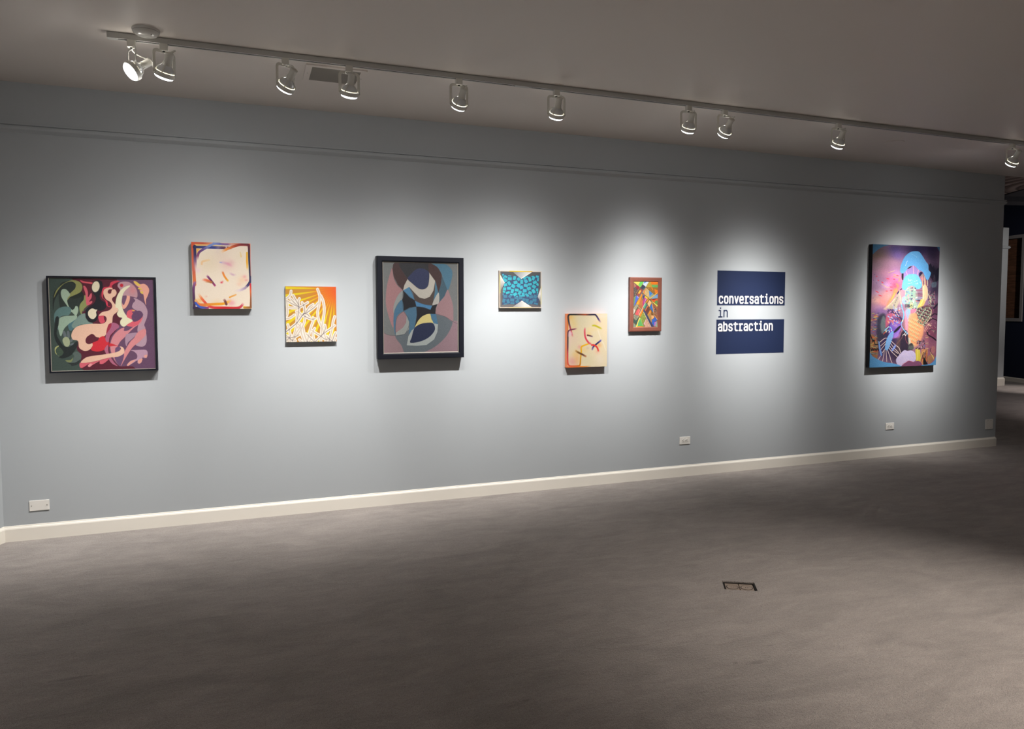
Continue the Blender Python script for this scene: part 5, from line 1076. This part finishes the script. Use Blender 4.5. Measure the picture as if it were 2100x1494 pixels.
# track spotlight
def yoke_path():
    hw_, top, bot, r = .0565, -.0395, -.161, .018; p = [(-hw_, 0, bot), (-hw_, 0, top-r)]
    p += [(-hw_+r-r*math.cos(t), 0, top-r+r*math.sin(t)) for t in (math.pi/8, math.pi/4, 3*math.pi/8)]+[(-hw_+r, 0, top)]
    return p+[(-x, y, z) for x, y, z in p[::-1]]
def make_meshes():
    D = {}
    def keep(bm, n, sm=False):
        bmesh.ops.recalc_face_normals(bm, faces=bm.faces); me = bpy.data.meshes.new(n); bm.to_mesh(me); bm.free()
        if sm: me.polygons.foreach_set('use_smooth', [True]*len(me.polygons))
        return me
    bm = bmesh.new(); box(bm, -.020, .020, -.0165, .0165, -.037, .002, bev=.0015); D['adapter'] = keep(bm, 'adapter'); D['adapter'].materials.append(M_LAMPW)
    bm = bmesh.new(); lathe(bm, [(0, -.044), (.008, -.044), (.008, -.037), (0, -.037)], 16); D['swivel_nut'] = keep(bm, 'swivel_nut'); D['swivel_nut'].materials.append(M_DARK)
    bm = bmesh.new(); sweep(bm, yoke_path(), [(-.0085, -.001), (.0085, -.001), (.0085, .001), (-.0085, .001)], upv=(0, 1, 0))
    # the strap is broad along the beam and thin across
    D['yoke'] = keep(bm, 'yoke'); D['yoke'].materials.append(M_LAMPW)
    # head: ring, cage bars (axis z, light leaves toward -z, pivot at the origin)
    bm = bmesh.new(); lathe(bm, [(.0488, -.010), (.0525, -.010), (.0535, -.008), (.0535, .012), (.0515, .015), (.0495, .015), (.0495, -.007), (.0488, -.008), (.0488, -.010)], 48)
    for k in range(4):
        t = math.pi/4+k*math.pi/2; c_, s_ = math.cos(t), math.sin(t)
        sweep(bm, [(c_*.0515, s_*.0515, .012), (c_*.047, s_*.047, .030), (c_*.035, s_*.035, .042), (c_*.0245, s_*.0245, .053), (c_*.0225, s_*.0225, .066)], [(-.003, -.001), (.003, -.001), (.003, .001), (-.003, .001)])
    for s in (-1, 1): lathe(bm, [(0, 0), (.006, 0), (.006, .006), (0, .006)], 12, Matrix.Translation((s*.0535, 0, 0)) @ Matrix.Rotation(s*math.pi/2, 4, 'Y'))
    D['lamp_head'] = keep(bm, 'lamp_head'); D['lamp_head'].materials.append(M_LAMPW)
    bm = bmesh.new(); lathe(bm, [(.0195, .048), (.0205, .053), (.0205, .108), (.0225, .110), (.0225, .117), (.017, .120), (0, .121)], 32); D['socket'] = keep(bm, 'socket', True); D['socket'].materials.append(M_LAMPW)
    bm = bmesh.new(); lathe(bm, [(.0470, .017), (.0450, .024), (.0395, .034), (.031, .043), (.0225, .049), (.0190, .052)], 40); D['bulb'] = keep(bm, 'bulb', True); D['bulb'].materials.append(M_GLASS)
    bm = bmesh.new(); lathe(bm, [(.0478, .0145), (.0490, .0165), (.0470, .0185)], 40); D['glowing_rim'] = keep(bm, 'glowing_rim', True); D['glowing_rim'].materials.append(M_RIM)
    bm = bmesh.new(); lathe(bm, [(.0486, -.0085), (.0480, -.0140), (.0440, -.0195), (.034, -.0235), (.018, -.0258), (0, -.0265)], 40); D['lens'] = keep(bm, 'lens', True); D['lens'].materials.append(M_LENS)
    bm = bmesh.new(); sweep(bm, [(.018*math.cos(t)-.036, .012*0, .034+.018*math.sin(t)) for t in [math.pi*k/8 for k in range(9)]], circ(.0011, 6), upv=(0, 1, 0)); D['wire_handle'] = keep(bm, 'wire_handle'); D['wire_handle'].materials.append(M_LAMPW)
    return D
SPM = make_meshes()
def spotlight(x, target, label, watts, deg, bulge=(.03, -.03), z=CH-.032, y=TY, group='white spotlights on the lighting track', leak=1.0, spill=.003):
    o = empty('track_spotlight', (x, y, z), label, 'spotlight', group)
    mk = lambda n, p: link(n, SPM[n], None, p)
    mk('adapter', o); mk('swivel_nut', o)
    piv = Vector((x, y, z-.161)); d = (Vector(target)-piv).normalized()
    yaw = math.atan2(-d.x, d.y); el = math.asin(-d.z)
    yk = mk('yoke', o); yk.rotation_euler = (0, 0, yaw)
    hd_ = mk('lamp_head', o); hd_.location = (0, 0, -.161); hd_.rotation_euler = (math.pi/2-el, 0, yaw)
    for n in ('socket', 'bulb', 'glowing_rim', 'lens', 'wire_handle'): mk(n, hd_)
    R = Matrix.Rotation(yaw, 4, 'Z') @ Matrix.Rotation(math.pi/2-el, 4, 'X')
    se = R @ Vector((0, 0, .121))+Vector((0, 0, -.161)); ax = R @ Vector((0, 0, 1))
    p0 = Vector((0, 0, -.044)); side = Matrix.Rotation(yaw, 4, 'Z') @ Vector((bulge[0], bulge[1], 0))
    c1 = p0+side+Vector((0, 0, -.02)); c2 = se+ax*.03+side*.8; pts = []
    for k in range(13):
        t = k/12; pts.append(p0*(1-t)**3+c1*3*t*(1-t)**2+c2*3*t*t*(1-t)+se*t**3)
    bm = bmesh.new(); sweep(bm, pts, circ(.0032, 8), upv=(.3, .8, .1)); fin(bm, 'cord', M_LAMPW, o, smooth=True)
    if watts:
        L = spot_light('beam_light', (0, 0, -.030), (0, 0, -1), watts, 172, .25, .022); beam_profile(L.data, ((1., deg, 2.2), (spill, 60, 2), (.004, 90, 2))); L.rotation_euler = (0, 0, 0); L.parent = hd_
        if leak:
            pd = bpy.data.lights.new('leak_light', 'POINT'); pd.energy = LEAK*leak; pd.shadow_soft_size = .012; pd.color = (1, .95, .86)
            lo_ = bpy.data.objects.new('leak_light', pd); COL.objects.link(lo_); lo_.parent = hd_; lo_.location = (0, .040, .036)
    return o
for a_ in SPOTS: spotlight(*a_[:5], **(a_[5] if len(a_) > 5 else {}))
# lamp standing on top of the far partition
cl = empty('clamp_lamp', (14.06, 4.50, 3.16), 'tiny lit spotlight on top of the far partition, just past the wall end', 'spotlight')
bm = bmesh.new(); lathe(bm, [(0, 0), (.03, 0), (.03, .008), (.006, .012), (.006, .09), (0, .09)], 16); fin(bm, 'stand', M_LAMPW, cl)
T_ = Matrix.Translation((0, -.02, .10)) @ Matrix.Rotation(math.radians(130), 4, 'X')
bm = bmesh.new(); lathe(bm, [(.035, 0), (.037, .01), (.02, .06), (.018, .11), (0, .112)], 24, Matrix.Translation((0, -.02, .10)) @ Matrix.Rotation(math.radians(-40), 4, 'X')); fin(bm, 'lamp_head', M_LAMPW, cl)
bm = bmesh.new(); lathe(bm, [(.033, .002), (.02, -.004), (0, -.006)], 24, Matrix.Translation((0, -.02, .10)) @ Matrix.Rotation(math.radians(-40), 4, 'X')); fin(bm, 'lens', M_LENS, cl)
